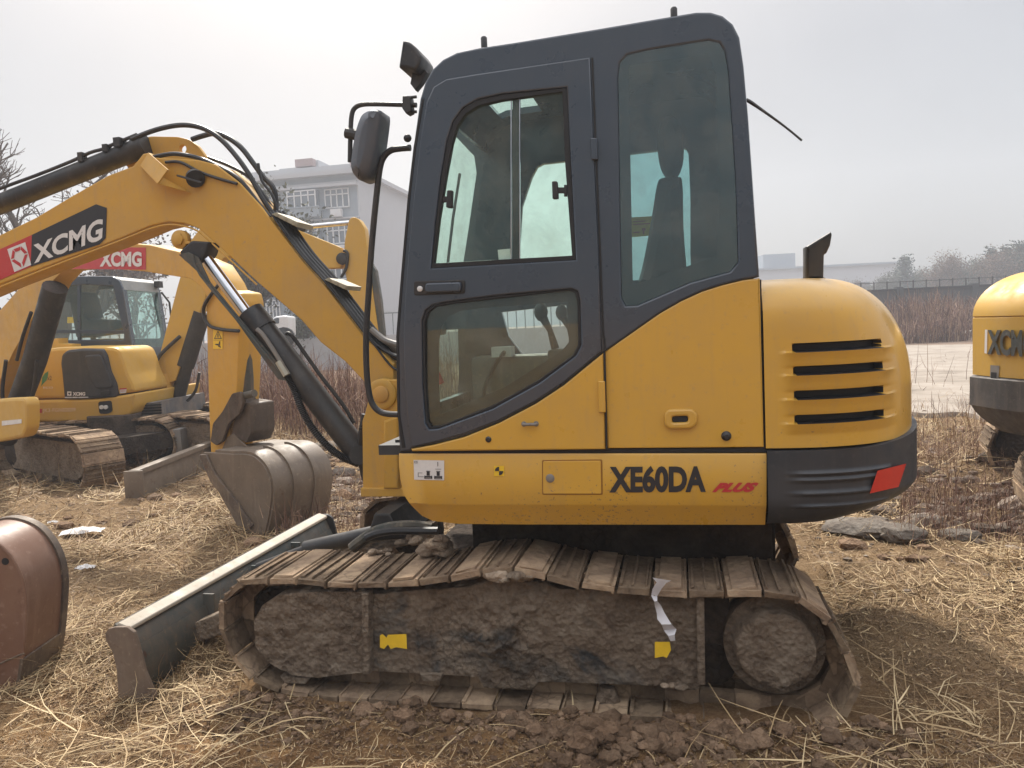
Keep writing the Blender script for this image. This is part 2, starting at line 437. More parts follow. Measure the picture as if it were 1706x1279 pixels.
mm_ = t.nodes.new('ShaderNodeMath'); mm_.operation = 'MULTIPLY'; t.links.new(ff, mm_.inputs[0]); mm_.inputs[1].default_value = .55; t.links.new(mm_.outputs[0], ma.inputs[1])
c1 = mixc(t, ma.outputs[0], c_soil, c_str)
c2 = mixc(t, mapr(t, vs_.outputs['Y'], 12, 28, 0, .8), c1, (.20, .145, .115))
t.links.new(c2, b.inputs['Base Color']); b.inputs['Roughness'].default_value = 1; b.inputs['Specular IOR Level'].default_value = .1
bump(t, b, nz(t, 30, 10, .8, .6, oc), 1.0, .03)
tag(raw('ground', np.stack([X.ravel(), Y.ravel(), Z.ravel()], 1), GF, m, smooth=True), kind='structure')

# pale concrete yard to the right, behind the machines
W0 = Frame()
m, t, b = mat_new('pale_concrete'); oc = objco(t)
c = ramp(t, nz(t, .9, 8, .7, 1, oc), [(.3, (.15, .12, .09)), (.5, (.28, .235, .19)), (.75, (.38, .33, .28))])
t.links.new(c, b.inputs['Base Color']); b.inputs['Roughness'].default_value = .9; bump(t, b, nz(t, 12, 6, .7, 0, oc), .5, .01)
yard = W0.z([(1380, 577), (1640, 573), (2100, 565), (2500, 640), (1900, 720), (1740, 706), (1660, 700), (1600, 684), (1545, 690), (1440, 672)], .05)
gv = mk('concrete_yard', g_panel(rnd_corners(yard, .5, 4), -.08, .052, axis='z', bev=.01), m, None); tag(gv, kind='structure')

# ================================================================== BACKGROUND WALL, HOUSE, TREES
FARW = paint('dark_render_wall', (.055, .06, .065), .9, .3, (.12, .11, .11), scale=.8)
def world_dir_frame(px, depth, imghead, z=0):
    """frame with its origin at picture column px / view depth; heading relative to the picture's right"""
    return Frame(at_depth(px, depth, z), YAW+imghead)
fr = world_dir_frame(1440, 42, R(-2.5), 0)
FEN = fr.empty('boundary_wall', 'long dark boundary wall topped with railings beyond the yard on the right', 'wall')
Lw = 48
mk('wall_panel', [g_box((Lw/2-14, .15, 1.0), (Lw, .25, 2.6))], FARW, FEN)
mk('coping', [g_box((Lw/2-14, .15, 2.36), (Lw+.1, .45, .12))], plain('coping_dark', (.03, .03, .035), .8), FEN)
mk('pier', [g_box((x, .12, 1.15), (.35, .40, 2.7)) for x in np.arange(-14, Lw-14, 4.0)], FARW, FEN)
mk('railing', [g_box((x, .15, 2.62), (.05, .05, .45)) for x in np.arange(-14, Lw-14, .7)]+[g_box((Lw/2-14, .15, 2.78), (Lw, .03, .03))], BLK, FEN)
# low white wall and railings left, behind the boom
fl_ = world_dir_frame(400, 30, R(4), 0)
LWL = fl_.empty('garden_wall', 'low pale wall with thin railings in front of the apartment block', 'wall')
mk('wall_panel', g_box((0, .1, .55), (34, .2, 1.5)), paint('pale_render', (.42, .42, .43), .9, .4, (.28, .25, .23), scale=1), LWL)
mk('railing', [g_box((x, .1, 1.7), (.04, .04, .95)) for x in np.arange(-16, 17, .35)]+[g_box((0, .1, 2.15), (34, .05, .05))], plain('rail_grey', (.22, .24, .25), .6), LWL)

# apartment block
ab = world_dir_frame(612, 62, R(-11), 0)
AP = ab.empty('apartment_building', 'grey and white apartment block with balconies standing in haze behind the boom', 'building')
facade = paint('grey_render', (.22, .26, .30), .9, .3, (.40, .40, .40), scale=.5)
sidew = paint('white_render', (.40, .41, .43), .9, .2, (.45, .44, .44), scale=.5)
H = ab.hit(612, 284, 1, 0)[2]; Lf = 10; Wd = 14
mk('wall', [g_box((-Lf/2, .3+Wd/2, H/2-1), (Lf, Wd, H+2))], facade, AP)
mk('side_wall', [g_box((.06, .3+Wd/2, H/2-1), (.12, Wd+.02, H+2.0))], sidew, AP)
fh_ = 2.85; nfl = int(H/fh_)
mk('cornice', [g_box((-Lf/2, .1, H+.05), (Lf+.8, 1.0, .35)), g_box((.2, Wd/2+.2, H+.05), (.9, Wd+.9, .35)), g_box((-Lf/2, .05, H-.9), (Lf+.3, .6, .22)), g_box((-Lf/2, .3+Wd/2, H+.5), (Lf-1, Wd-1, .7))], sidew, AP)
rf = mk('roof_house', [g_box((-4.9, 3.5, H+1.2), (2.0, 3, .9)), g_box((-6.6, 3.5, H+.9), (1.6, 3, .6))], sidew, AP)
HR_ = paint('heater_red', (.30, .22, .22), .7)
mk('water_heater', g_box((-4.8, 1.5, H+1.35), (1.5, .7, .6)), HR_, rf); mk('water_tank', g_cyl((-.2, 1, H+.6), (-.2, 1, H+1.3), .5, 10), HR_, rf)
glz = plain('dark_window_glass', (.10, .12, .14), .2); wfr = plain('white_frame', (.62, .63, .64), .6)
for fl0 in range(nfl):
    z = H-1.9-fl0*fh_
    for xc, w in ((-1.7, 2.0), (-4.4, 1.9), (-7.9, 1.2)):
        wd = mk('window', [g_box((xc, .27, z), (w, .10, 1.45))], glz, AP)
        n = 4
        mk('window_frame', [g_box((xc-w/2+w*i/n, .20, z), (.09, .08, 1.5)) for i in range(n+1)]+[g_box((xc, .20, z+q), (w+.1, .08, .09)) for q in (-.72, .3, .72)], wfr, wd)
    mk('balcony', [g_box((-4.4, -.15, z-1.05), (2.9, .9, .75)), g_box((-4.4, -.18, z-.65), (3.0, 1.0, .08))], facade, AP)
    mk('ledge', [g_box((-Lf/2, .20, z+1.25), (Lf+.1, .28, .12))], sidew, AP)
    mk('balcony_glazing', [g_box((-4.4, -.15, z-.0), (2.4, .8, 1.3))], glz, AP)
    mk('glazing_frame', [g_box((-5.6+.6*i, -.56, z), (.09, .06, 1.35)) for i in range(5)]+[g_box((-4.4, -.56, z+q), (2.5, .06, .09)) for q in (-.66, .3, .66)], wfr, AP)
    if fl0 < 3: mk('air_conditioner', [g_box((-1.7, -.05, z-1.2), (.9, .4, .6)), g_lathe((-1.8, -.26, z-1.2), (0, -1, 0), [(0, .22), (.02, .2)], 12)], wfr, AP)
# far pale building on the horizon to the right, another with a tower block
fb = world_dir_frame(1270, 120, R(-3), 0)
B2 = fb.empty('warehouse', 'long low pale warehouse on the hazy horizon behind the exhaust pipe', 'building')
hz2 = fb.hit(1330, 447, 1, 0)[2]
mk('wall', g_box((9, 6, hz2/2), (26, 12, hz2)), sidew, B2)
mk('roof', [g_box((9, 6, hz2+.15), (27, 13, .3)), g_box((4, 6, hz2+1.4), (5, 6, 2.4))], facade, B2)
mk('window', [g_box((x, -.05, hz2*.6), (1.6, .1, 1.2)) for x in np.arange(-2, 21, 3)], glz, B2)

def tree_mesh(h, seed, leafy=0.0, spread=.5, levels=4, conifer=False, thin=1.0):
    """returns trunk geometry list and crown quads"""
    g = np.random.default_rng(seed); TG = []; tips = []
    def br(p, d, L, r, lv):
        n = 4; pts = [p.copy()]
        for i in range(n):
            d = d+g.normal(0, .16, 3); d[2] += .06; d /= np.linalg.norm(d); p = p+d*L/n; pts.append(p.copy())
        TG.append(g_tube(pts, [r, r*.55], 5 if lv > 1 else 7, caps=False))
        if lv >= 2: tips.append((pts[-1], d)); tips.append((pts[2], d))
        if lv >= levels: return
        k = 4 if lv < 2 else 3
        for i in range(k+(lv == 0)*2):
            t = g.integers(1 if lv else 2, n+1); a = g.uniform(0, 2*math.pi)
            nd = d+spread*1.5*np.array([math.cos(a), math.sin(a), g.uniform(-.1, .5)]); nd /= np.linalg.norm(nd)
            br(pts[t], nd, L*g.uniform(.5, .72), r*.50, lv+1)
    if conifer:
        TG.append(g_tube([(0, 0, 0), (0, 0, h)], [h*.02, h*.004], 6))
        for i in range(90):
            z = h*(.12+.86*i/90); a = i*2.4; L = (h-z)*.30+.15
            tips.append((np.array([math.cos(a)*L*.7, math.sin(a)*L*.7, z]), np.array([math.cos(a), math.sin(a), -.2])))
            tips.append((np.array([math.cos(a)*L*.3, math.sin(a)*L*.3, z]), np.array([math.cos(a), math.sin(a), -.2])))
            TG.append(g_tube([(0, 0, z), (math.cos(a)*L, math.sin(a)*L, z-.1*L)], [h*.006, h*.002], 4, caps=False))
    else:
        br(np.zeros(3), np.array([0, 0, 1.0]), h*.42, h*.022*thin, 0)
    LV = None
    if leafy > 0:
        per = int(leafy); P = np.array([q[0] for q in tips]).repeat(per, 0); n = len(P)
        s = h*.05; P = P+g.normal(0, s*.9, (n, 3)); sz = g.uniform(.35, 1, (n, 1))*h*(.016 if not conifer else .030)
        a = g.normal(0, 1, (n, 3)); a /= np.linalg.norm(a, axis=1)[:, None]; b_ = np.cross(a, g.normal(0, 1, (n, 3))); b_ /= np.linalg.norm(b_, axis=1)[:, None]
        V = np.stack([P-a*sz, P+b_*sz*.5, P+a*sz, P-b_*sz*.5], 1).reshape(-1, 3); LV = (V, np.arange(n*4).reshape(n, 4), np.repeat(g.random(n), 4))
    return TG, LV
BARK = plain('bark', (.10, .075, .06), .9)
def leafmat(name, a, b_):
    m, t, b = mat_new(name); at = t.nodes.new('ShaderNodeAttribute'); at.attribute_name = 'rnd'
    t.links.new(ramp(t, at.outputs['Fac'], [(0, a), (1, b_)]), b.inputs['Base Color']); b.inputs['Roughness'].default_value = .8; return m
LEAFB = leafmat('dry_brown_leaves', (.09, .06, .035), (.20, .13, .08)); LEAFG = leafmat('dark_needles', (.02, .035, .022), (.06, .085, .05)); LEAFO = leafmat('olive_leaves', (.05, .055, .03), (.12, .12, .07))
def tree(px, depth, h, seed, label, leafy=0, mat=LEAFB, name='bare_tree', cat='tree', group=None, **kw):
    p = at_depth(px, depth, -.1); o = bpy.data.objects.new(name, None); COL.objects.link(o); o.location = p
    tag(o, label, cat, group); TG, LV = tree_mesh(h, seed, leafy, **kw)
    mk('trunk', TG, BARK, o, smooth=0)
    if LV is not None: raw('crown', LV[0], LV[1], mat, LV[2], o)
    return o
# left, near: bare trees
tree(40, 24, 10.2, 3, 'bare leafless tree nearest the left edge of the picture', 0, spread=.55, levels=5, thin=1.5)
tree(80, 24, 11.0, 44, 'bare leafless tree seen in the gap between the black arm cylinder and the lettered boom', 0, spread=.65, levels=5, thin=1.3)
tree(0, 27, 8.2, 8, 'bare tree cut off by the left edge, behind the leafless one', 0, spread=.5, levels=5, thin=1.5)
tree(150, 34, 9.6, 12, 'thin tree with a few dry leaves seen over the black arm cylinder', 8, levels=4)
tree(250, 40, 8, 14, 'low bare tree hidden mostly behind the boom knee', 2, levels=4)
tree(385, 30, 8.6, 21, 'slender tree with sparse brown leaves just right of the boom hoses', 16, LEAFO, levels=4, spread=.35)
tree(440, 34, 8.8, 23, 'slender sparse tree beside the left edge of the apartment block', 16, LEAFO, levels=4, spread=.32)
tree(560, 34, 4.6, 25, 'small bushy tree in front of the lower apartment windows', 9, LEAFO, levels=4, spread=.6)
tree(500, 30, 3.8, 27, 'small shrub-like tree left of the raised yellow stick behind the boom', 9, LEAFO, levels=4, spread=.6)
# the hazy row behind the wall on the right
proto = {}
def proto_tree(kind):
    if kind == 0: return tree(1400, 86, 9, 31, 'hazy bare tree in the row beyond the right-hand wall', 7, LEAFB, group='bare trees beyond the wall', levels=4, spread=.45)
    if kind == 1: return tree(1500, 90, 9, 33, 'hazy dark conifer among the bare trees beyond the right-hand wall', 12, LEAFG, 'conifer_tree', group='conifers beyond the wall', conifer=True)
    return tree(1580, 80, 9, 35, 'hazy rounded leafy tree in the row beyond the right-hand wall', 26, LEAFO, 'leafy_tree', group='leafy trees beyond the wall', levels=4, spread=.6)
def copy_tree(o):
    r = o.copy(); COL.objects.link(r)
    for c_ in list(o.children):
        c = c_.copy(); COL.objects.link(c); c.parent = r
    return r
row = [(1290, 120, .62, 0), (1312, 118, .7, 2), (1380, 112, .8, 0), (1393, 100, .85, 2), (1420, 95, .82, 0), (1440, 90, .85, 0), (1455, 92, .70, 2), (1478, 88, .7, 2), (1492, 86, .95, 2), (1512, 86, 1.05, 1), (1500, 92, .9, 1),
       (1528, 88, .9, 2), (1545, 84, .95, 2), (1562, 86, 1.0, 2), (1578, 80, 1.08, 0), (1592, 82, 1.0, 2), (1606, 78, 1.15, 0), (1620, 80, 1.05, 2), (1634, 80, 1.0, 2), (1645, 76, 1.15, 0), (1655, 80, 1.05, 1), (1668, 80, 1.1, 2), (1680, 78, 1.05, 1), (1692, 76, 1.15, 2), (1702, 78, 1.1, 1), (1715, 76, 1.15, 2), (1735, 74, 1.2, 2), (1760, 74, 1.2, 1),
       (1537, 100, 1.05, 2), (1628, 98, 1.25, 2), (1672, 96, 1.3, 2)]
ORD = ['leftmost', 'second from the left', 'third from the left', 'fourth from the left', 'fifth from the left', 'sixth from the left', 'seventh from the left', 'eighth from the left', 'ninth from the left', 'tenth from the left']
cnt = {0: 0, 1: 0, 2: 0}; row.sort(); KN = {0: 'hazy bare trees', 1: 'hazy dark conifers', 2: 'hazy rounded leafy trees'}; TOT = {k: sum(r_[3] == k for r_ in row) for k in KN}
for i, (px, dp, s, k) in enumerate(row):
    if k not in proto: proto[k] = proto_tree(k); o = proto[k]
    else: o = copy_tree(proto[k])
    o.location = at_depth(px, dp, -.1); s *= .74; o.scale = (s*random.uniform(.9, 1.15),)*2+(s,); o.rotation_euler = (0, 0, random.uniform(0, 6))
    q_ = cnt[k]; cnt[k] += 1; o = o if q_ else proto[k]
    w_ = ORD[q_] if q_ < 10 else ORD[TOT[k]-1-q_].replace('left', 'right').replace('rightmost', 'rightmost')
    o['label'] = w_+' of the '+KN[k]+' beyond the right-hand wall'
# ================================================================== MAIN EXCAVATOR
F0 = Frame((0, 0, 0), 0.0)
SY = 0.06                                     # plane of the cab side of the upper body
def zof(px, py, y=SY): return F0.hit(px, py, 1, y)[2]
def xof(px, py, y=SY): return F0.hit(px, py, 1, y)[0]
EXC = F0.empty('excavator', 'large yellow excavator with dark cab in the foreground, muddy tracks, XE60DA PLUS on its side', 'excavator')

def text_geom(txt, shear=0.0, bold=0.0, spacing=1.0):
    c = bpy.data.curves.new('t', 'FONT'); c.body = txt; c.size = 1; c.shear = shear; c.offset = bold; c.space_character = spacing
    c.resolution_u = 4
    o = bpy.data.objects.new('t', c); me = bpy.data.meshes.new_from_object(o)
    co = np.empty(len(me.vertices)*3); me.vertices.foreach_get('co', co); co = co.reshape(-1, 3)
    F = [tuple(p.vertices) for p in me.polygons]
    bpy.data.objects.remove(o); bpy.data.curves.remove(c); bpy.data.meshes.remove(me)
    mn, mx = co.min(0), co.max(0)
    return (co[:, :2]-mn[:2])/(mx[:2]-mn[:2]), F
def on_quad(uv, quad, hit):
    """quad BL BR TR TL picture corners of a print; hit(px,py) gives the surface point"""
    q = [np.array(p, float) for p in quad]; V = []
    for u, v in uv:
        p = (1-u)*(1-v)*q[0]+u*(1-v)*q[1]+u*v*q[2]+(1-u)*v*q[3]
        V.append(hit(p[0], p[1]))
    return np.array(V)
def print_text(name, txt, quad, hit, mat, parent, **kw):
    uv, F = text_geom(txt, **kw); return mk(name, (on_quad(uv, quad, hit), F), mat, parent, smooth=0)
def polys(quad_polys, quad, hit):
    V = []; F = []
    for p in quad_polys:
        F.append(tuple(range(len(V), len(V)+len(p)))); V += list(on_quad(p, quad, hit))
    return np.array(V), F
def pl(F, y): return lambda a, b: F.hit(a, b, 1, y)

# ---- upper structure: round tail --------------------------------------------------------------
XH = xof(1271, 600)
YC, HW, XA, XB, NE = 0.95, 0.89, XH+.03, .95, 2.5
def tail_pt(q, er=0.0, es=0.0, ex=0.0, x_start=0.27):
    """q in 0..1 goes along the plan outline: near front -> round the back -> far front"""
    W = HW-es+ex; XR = XB-er+ex
    L1 = XA+.12-x_start; L = 3.2
    # first and last tenth straight
    if q < .1: return np.array([x_start+(XA-x_start)*q/.1, YC-W]) if x_start < XA else np.array([x_start, YC-W])
    if q > .9: return np.array([x_start+(XA-x_start)*(1-q)/.1, YC+W]) if x_start < XA else np.array([x_start, YC+W])
    a = (q-.1)/.8*math.pi-math.pi/2
    c, s = math.cos(a), math.sin(a)
    return np.array([XA+(XR-XA)*abs(c)**(2/NE), YC+W*math.copysign(abs(s)**(2/NE), s)])
def tail_hit(px, py, er=0.0, es=0.0, off=0.0):
    d = ray(px, py); W = HW-es+off; XR = XB-er+off
    def G(t):
        p = CAM+d*t
        gx = max(0, (p[0]-XA)/(XR-XA)); gy = abs((p[1]-YC)/W)
        return gx**NE+gy**NE-1
    lo = 1.5; hi = None; t = lo; best = (9, 0)
    while t < 5.2:
        g = G(t)
        if g < best[0]: best = (g, t)
        if g < 0: hi = t; break
        lo = t; t += .02
    if hi is None: return CAM+d*best[1]
    for _ in range(24):
        m = (lo+hi)/2
        if G(m) > 0: lo = m
        else: hi = m
    return CAM+d*hi
Z_SILL = zof(1275, 749); Z_BOT = zof(1278, 880); Z_TOP = zof(1300, 461)
def build_hood():
    slots = [(zof(1320, a), zof(1320, b)) for a, b in ((573, 586), (612, 624), (652, 664), (693, 704))]
    xl, xr = xof(1318, 640), tail_hit(1476, 640)[0]
    zs = list(np.arange(Z_SILL+.005, Z_TOP-.215, .0055)); zr = Z_TOP-.46; ER = lambda z: .34*(1-math.sqrt(max(0, 1-max(0, (z-zr)/(Z_TOP-zr))**2.2)))
    prof = [(z, ER(z), 0) for z in zs]
    z1 = zs[-1]
    for t in np.linspace(.06, 1, 22)*math.pi/2:
        z = z1+(Z_TOP-z1)*math.sin(t); prof.append((z, ER(z), .20*(1-math.cos(t))**1.5))
    qs = np.concatenate([[0, .04, .08], np.linspace(.1, .42, 110), np.linspace(.43, .9, 60)[0:], [.93, 1]])
    V = []; ids = []
    for (z, er, es) in prof:
        for q in qs:
            p = tail_pt(q, er, es, x_start=XH+.004)
            d = 0.0
            if q < .45 and p[0] > xl-.05 and es == 0:
                wx = min(1, max(0, (p[0]-xl)/.02))*min(1, max(0, (xr-p[0])/.03))
                wo = min(1, max(0, (p[0]-xl+.04)/.05))*min(1, max(0, (xr+.06-p[0])/.10)); wo = wo*wo*(3-2*wo)
                for i, (zt, zb) in enumerate(slots):
                    if zb <= z <= zt: d = -.035 if wx > .5 else 0
                    if z < zb:
                        nb = slots[i+1][0] if i < 3 else zb-.045
                        if z > nb:
                            t = (zb-z)/(zb-nb)
                            d = wo*(.022*(1-t)**.6-.004*math.sin(t*3.14)) if i < 3 else wo*.016*(1-t)
            n = np.array([0, -1.0])
            if p[0] > XA: 
                g = np.array([((p[0]-XA)/(XB-XA))**(NE-1)/(XB-XA), -abs((p[1]-YC)/HW)**(NE-1)/HW]); n = g/np.linalg.norm(g)
            V.append((p[0]+n[0]*d, p[1]+n[1]*d, z)); ids.append(1 if d < -.02 else 0)
    nq = len(qs); F = []; mi = []
    for i in range(len(prof)-1):
        for j in range(nq-1):
            f = (i*nq+j, i*nq+j+1, (i+1)*nq+j+1, (i+1)*nq+j); F.append(f)
            mi.append(1 if sum(ids[k] for k in f) >= 2 else 0)
    top = (len(prof)-1)*nq
    # crown: rows moving inwards
    prev = top
    for k, s in enumerate((.85, .6, .3, .02)):
        base = len(V)
        for j in range(nq):
            p = V[top+j]; V.append((XH+.004+(p[0]-XH-.004)*s, YC+(p[1]-YC)*s, Z_TOP+.012*(1-s)))
        for j in range(nq-1): F.append((prev+j, prev+j+1, base+j+1, base+j)); mi.append(0)
        prev = base
    return np.array(V), F, mi
hv, hf, hm = build_hood()
hood = mk('engine_hood', (hv, hf), YEL, EXC, smooth=38, mats=[YEL, GAS], mat_idx=hm)
# counterweight
def build_cw():
    rows = []; zt, zb = Z_SILL-.004, Z_BOT
    zmid = zof(1460, 700)
    N = 60
    grooves = [zof(1330, y) for y in (788, 799, 821, 843)]
    qs = np.concatenate([[0, .05], np.linspace(.1, .5, 80), np.linspace(.51, .9, 50), [.95, 1]])
    V = []
    for i in range(N+1):
        t = i/N; z = zb+(zt-zb)*t
        low = max(0, (.42-t)/.42)
        er = .26*low**2.2; es = .07*low**2.2
        for q in qs:
            p = tail_pt(q, er, es, .018 if t > .02 else 0, x_start=XH+.006)
            d = 0
            if .1 < q < .42 and .36 < p[0] < .74:
                for g in grooves: d += .010*math.exp(-((z-g)/.007)**2)*min(1, (p[0]-.36)/.08)
            zz = z+.05*max(0, (q-.22 if q < .5 else .78-q))*3*(1 if t > .93 else 0)*(t-.93)/.07
            V.append((p[0], p[1]-d, zz))
    nq = len(qs); F = []
    for i in range(N):
        for j in range(nq-1): F.append((i*nq+j, i*nq+j+1, (i+1)*nq+j+1, (i+1)*nq+j))
    for (row, zz) in ((0, None), (N, None)):
        base = len(V)
        for j in range(nq):
            p = V[row*nq+j]; V.append((XH+.02+(p[0]-XH-.02)*.5, YC+(p[1]-YC)*.5, p[2]))
        for j in range(nq-1): F.append((row*nq+j, row*nq+j+1, base+j+1, base+j))
        F.append(tuple(base+j for j in range(nq)))
    return np.array(V), F
mk('counterweight', build_cw(), DRKM, EXC, smooth=30)
# red reflector on the round corner
def patch(corners, n=8, **kw):
    uv = [(i/n, j/n) for j in range(n+1) for i in range(n+1)]
    V = on_quad(uv, corners, lambda a, b: tail_hit(a, b, **kw))
    return V, [(j*(n+1)+i, j*(n+1)+i+1, (j+1)*(n+1)+i+1, (j+1)*(n+1)+i) for j in range(n) for i in range(n)]
def thick(g, d=.012):
    V, F = g; n = len(V); c = V.mean(0); nrm = c-np.array([.3, YC, c[2]]); nrm /= np.linalg.norm(nrm)
    return np.concatenate([V, V-nrm*d]), F+[tuple(k+n for k in f)[::-1] for f in F]
mk('reflector', thick(patch([(1449, 822), (1497, 811), (1510, 772), (1462, 784)], off=.028)), REDR, EXC)
# seam rubber between hood and side panel
mk('seam', g_box((XH-.004, SY+.03, (Z_SILL+Z_TOP)/2), (.012, .03, Z_TOP-Z_SILL-.01)), GAS, EXC)
# exhaust
ex = F0.y([(1340, 466), (1340, 412), (1381, 387), (1383, 392), (1380, 410), (1374, 423), (1370, 425), (1369, 466)], .75)
mk('exhaust_pipe', g_panel(rnd_corners(ex, .004, 3), .70, .80, bev=.012), BLK, EXC)
mk('exhaust_collar', g_lathe((ex[0][0]+.035, .75, Z_TOP-.01), (0, 0, 1), [(0, .052), (.022, .052), (.026, .045)]), BLK, EXC)
# core inside the body
mk('chassis', [g_box((-.31, .95, (Z_BOT+Z_SILL)/2+.015), (1.5, 1.6, Z_SILL-Z_BOT-.05)), g_box((-.25, 1.45, Z_SILL+.04), (1.0, .72, .12)),
               g_box((XH+.0, .95, (Z_SILL+1.5)/2), (.05, 1.7, 1.5-Z_SILL))], DARKM, EXC)
# ---- lower skirt -------------------------------------------------------------------------------
def build_skirt():
    bt = [(664, 757), (664, 772), (667, 800), (672, 825), (682, 848), (697, 864), (715, 873), (760, 878), (870, 879), (1277, 880)]
    bx = [p[0] for p in bt]; by = [p[1] for p in bt]
    xs = [664.5, 667, 672, 682, 697, 715, 760, 870, 1000, 1150, 1277]
    rows = []
    for px in xs:
        yb = np.interp(px, bx[1:], by[1:]); ym = min(838+(px-664)*.004, yb-2)
        z = lambda y, Y: F0.hit(px, y, 1, Y)
        top = z(757, SY); mid = z(ym, SY); bot = z(yb, SY); bot = bot+np.array([0, min(.05, .03+.0005*(px-664)), 0])
        mid2 = mid+(bot-mid)*.10
        rows.append([top+np.array([0, .03, .004]), top+np.array([0, .004, .003]), top+np.array([0, 0, -.004]), mid, mid2, bot, bot+np.array([0, .06, .0])])
    V = [p for r in rows for p in r]; n = 7
    F = [(i*n+j, i*n+j+1, (i+1)*n+j+1, (i+1)*n+j) for i in range(len(rows)-1) for j in range(n-1)]
    # front end wall, round to the far side
    b = len(V); fr = [np.array([p[0]+.02, 1.6, p[2]]) for p in rows[0]]
    V += fr; F += [(j, b+j, b+j+1, j+1) for j in range(n-1)]
    return np.array(V), F
skirt = mk('lower_skirt', build_skirt(), YEL, EXC, smooth=30)
HS = pl(F0, SY-.003)
def rect(x0, y0, x1, y1, dy=0): return [(x0, y1), (x1, y1+dy), (x1, y0+dy), (x0, y0)]
print_text('model_lettering', 'XE60DA', [(1015, 821), (1176, 820), (1176, 775), (1015, 776)], HS, BLKP, skirt, bold=.045, spacing=1.0)
print_text('plus_lettering', 'PLUS', [(1186, 820), (1258, 819.5), (1265, 803.5), (1192, 804)], HS, REDP, skirt, bold=.065, shear=.35, spacing=1.05)
mk('fuel_flap', g_panel(rnd_corners(F0.y([(905, 768), (1001, 767), (1002, 822), (905, 822)], SY), .006, 3), SY-.006, SY+.01, bev=.002), YEL, skirt)
mk('flap_gap', g_panel(rnd_corners(F0.y([(903, 766), (1003.5, 765), (1004.5, 824), (903, 824)], SY), .006, 3), SY-.0015, SY+.004, bev=.001), paint('seam_shadow_paint', (.30, .14, .02), .6), skirt)
lk = F0.hit(917, 796, 1, SY)
mk('flap_lock', g_lathe(lk-np.array([0, .004, 0]), (0, -1, 0), [(0, .017), (.004, .017), (.006, .013), (.007, .006)]), STL, skirt)
def sticker(name, quad, mat, hit, parent, inner=None, th=.002):
    V = on_quad([(0, 0), (1, 0), (1, 1), (0, 1)], quad, hit)
    o = mk(name, (V, [(0, 1, 2, 3)]), mat, parent, smooth=0)
    return o
HS1, HS2 = pl(F0, SY-.002), pl(F0, SY-.004)
# safety sticker with the small drawings
qs_ = [(690, 799), (740, 800), (740, 767), (689, 766)]
st = sticker('safety_sticker', qs_, WHT, HS1, skirt)
dr = []
def R4(a, b, c, d): return [(a, b), (c, b), (c, d), (a, d)]
for (cx_, s) in ((.47, 1), (.80, 1.1)):
    dr += [R4(cx_-.11, .12, cx_+.11, .20), R4(cx_-.10, .06, cx_+.10, .09), R4(cx_-.05, .22, cx_+.05, .42), R4(cx_-.07, .43, cx_+.07, .46), R4(cx_-.13, .06, cx_-.10, .22), R4(cx_+.10, .06, cx_+.13, .22)]
dr += [R4(.13, .15, .32, .17), R4(.13, .15, .145, .35), R4(.13, .34, .28, .36), R4(.02, .84, .12, .86), R4(.02, .92, .12, .94), R4(.02, .84, .03, .94), R4(.11, .84, .12, .94), R4(.78, .70, .80, .92), R4(.70, .55, .90, .57)]
mk('sticker_drawing', polys(dr, qs_, HS2), BLKP, st, smooth=0)
qy = [(823, 793), (840, 793), (840, 776), (823, 776)]
sy_ = sticker('hazard_sticker', qy, YELS, HS1, skirt)
arc = lambda a0, a1: [(.5, .5)]+[(.5+.42*math.cos(R(a)), .5+.42*math.sin(R(a))) for a in range(a0, a1+1, 15)]
mk('sticker_symbol', polys([arc(0+90, 90+90), arc(270, 360)], qy, HS2), BLKP, sy_, smooth=0)
# small dents and marks
for (a, b, w, h_) in ((801, 820, 2, 4), (922, 827, 1.5, 5), (755, 829, 5, 1.5)):
    mk('paint_scratch', polys([[(0, .2), (.4, 0), (1, .5), (.8, 1), (.3, .8)]], [(a, b+h_), (a+w, b+h_), (a+w, b), (a, b)], pl(F0, SY-.0015)), paint('scratched_primer', (.24, .12, .05), .7), skirt, smooth=0)
# ---- yellow body panels ------------------------------------------------------------------------
curve = [(1265, 463), (1238, 466), (1205, 474), (1170, 485), (1135, 501), (1100, 521), (1060, 549), (1030, 570), (1006, 587)]
curve2 = [(1006, 587), (985, 604), (940, 641), (893, 672), (832, 704), (775, 727), (724, 740), (686, 747)]
side = F0.y([(1273, 745), (1012, 747)]+curve[::-1]+[(1266, 464)], SY)
sp_ = mk('side_panel', g_panel([(p[0]-(.0 if i else .0), p[1]) for i, p in enumerate(side)], SY, SY+.04, bev=.006), YEL, EXC)
dl = F0.y([(1009, 747.5), (688, 751)]+curve2[::-1], SY)
CAB = bpy.data.objects.new('cab', None)
cabframe_pts = [(684, 752), (666, 752), (663, 700), (661, 640), (662, 560), (665, 500), (671, 420), (680, 330), (690, 235), (700, 165), (708, 138), (720, 116), (738, 99), (762, 87), (800, 79), (860, 70), (1000, 47), (1100, 30), (1160, 20), (1184, 20), (1204, 26), (1221, 40), (1232, 62), (1239, 110), (1247, 200), (1256, 330), (1265, 461)]
full = F0.y([(684, 751)]+cabframe_pts[1:]+curve[1:]+curve2[1:], SY)
door_up = F0.y([(720, 447), (727, 372), (736, 296), (746, 236), (757, 203), (773, 181), (797, 167), (838, 158), (945, 147), (951, 262), (960, 433)], SY)
door_lo = F0.y([(705, 533), (711, 517), (722, 508), (745, 503), (830, 492), (952, 481), (963, 485), (967, 500), (969, 574), (960, 592), (900, 637), (822, 680), (732, 713), (717, 714), (711, 704), (706, 640)], SY)
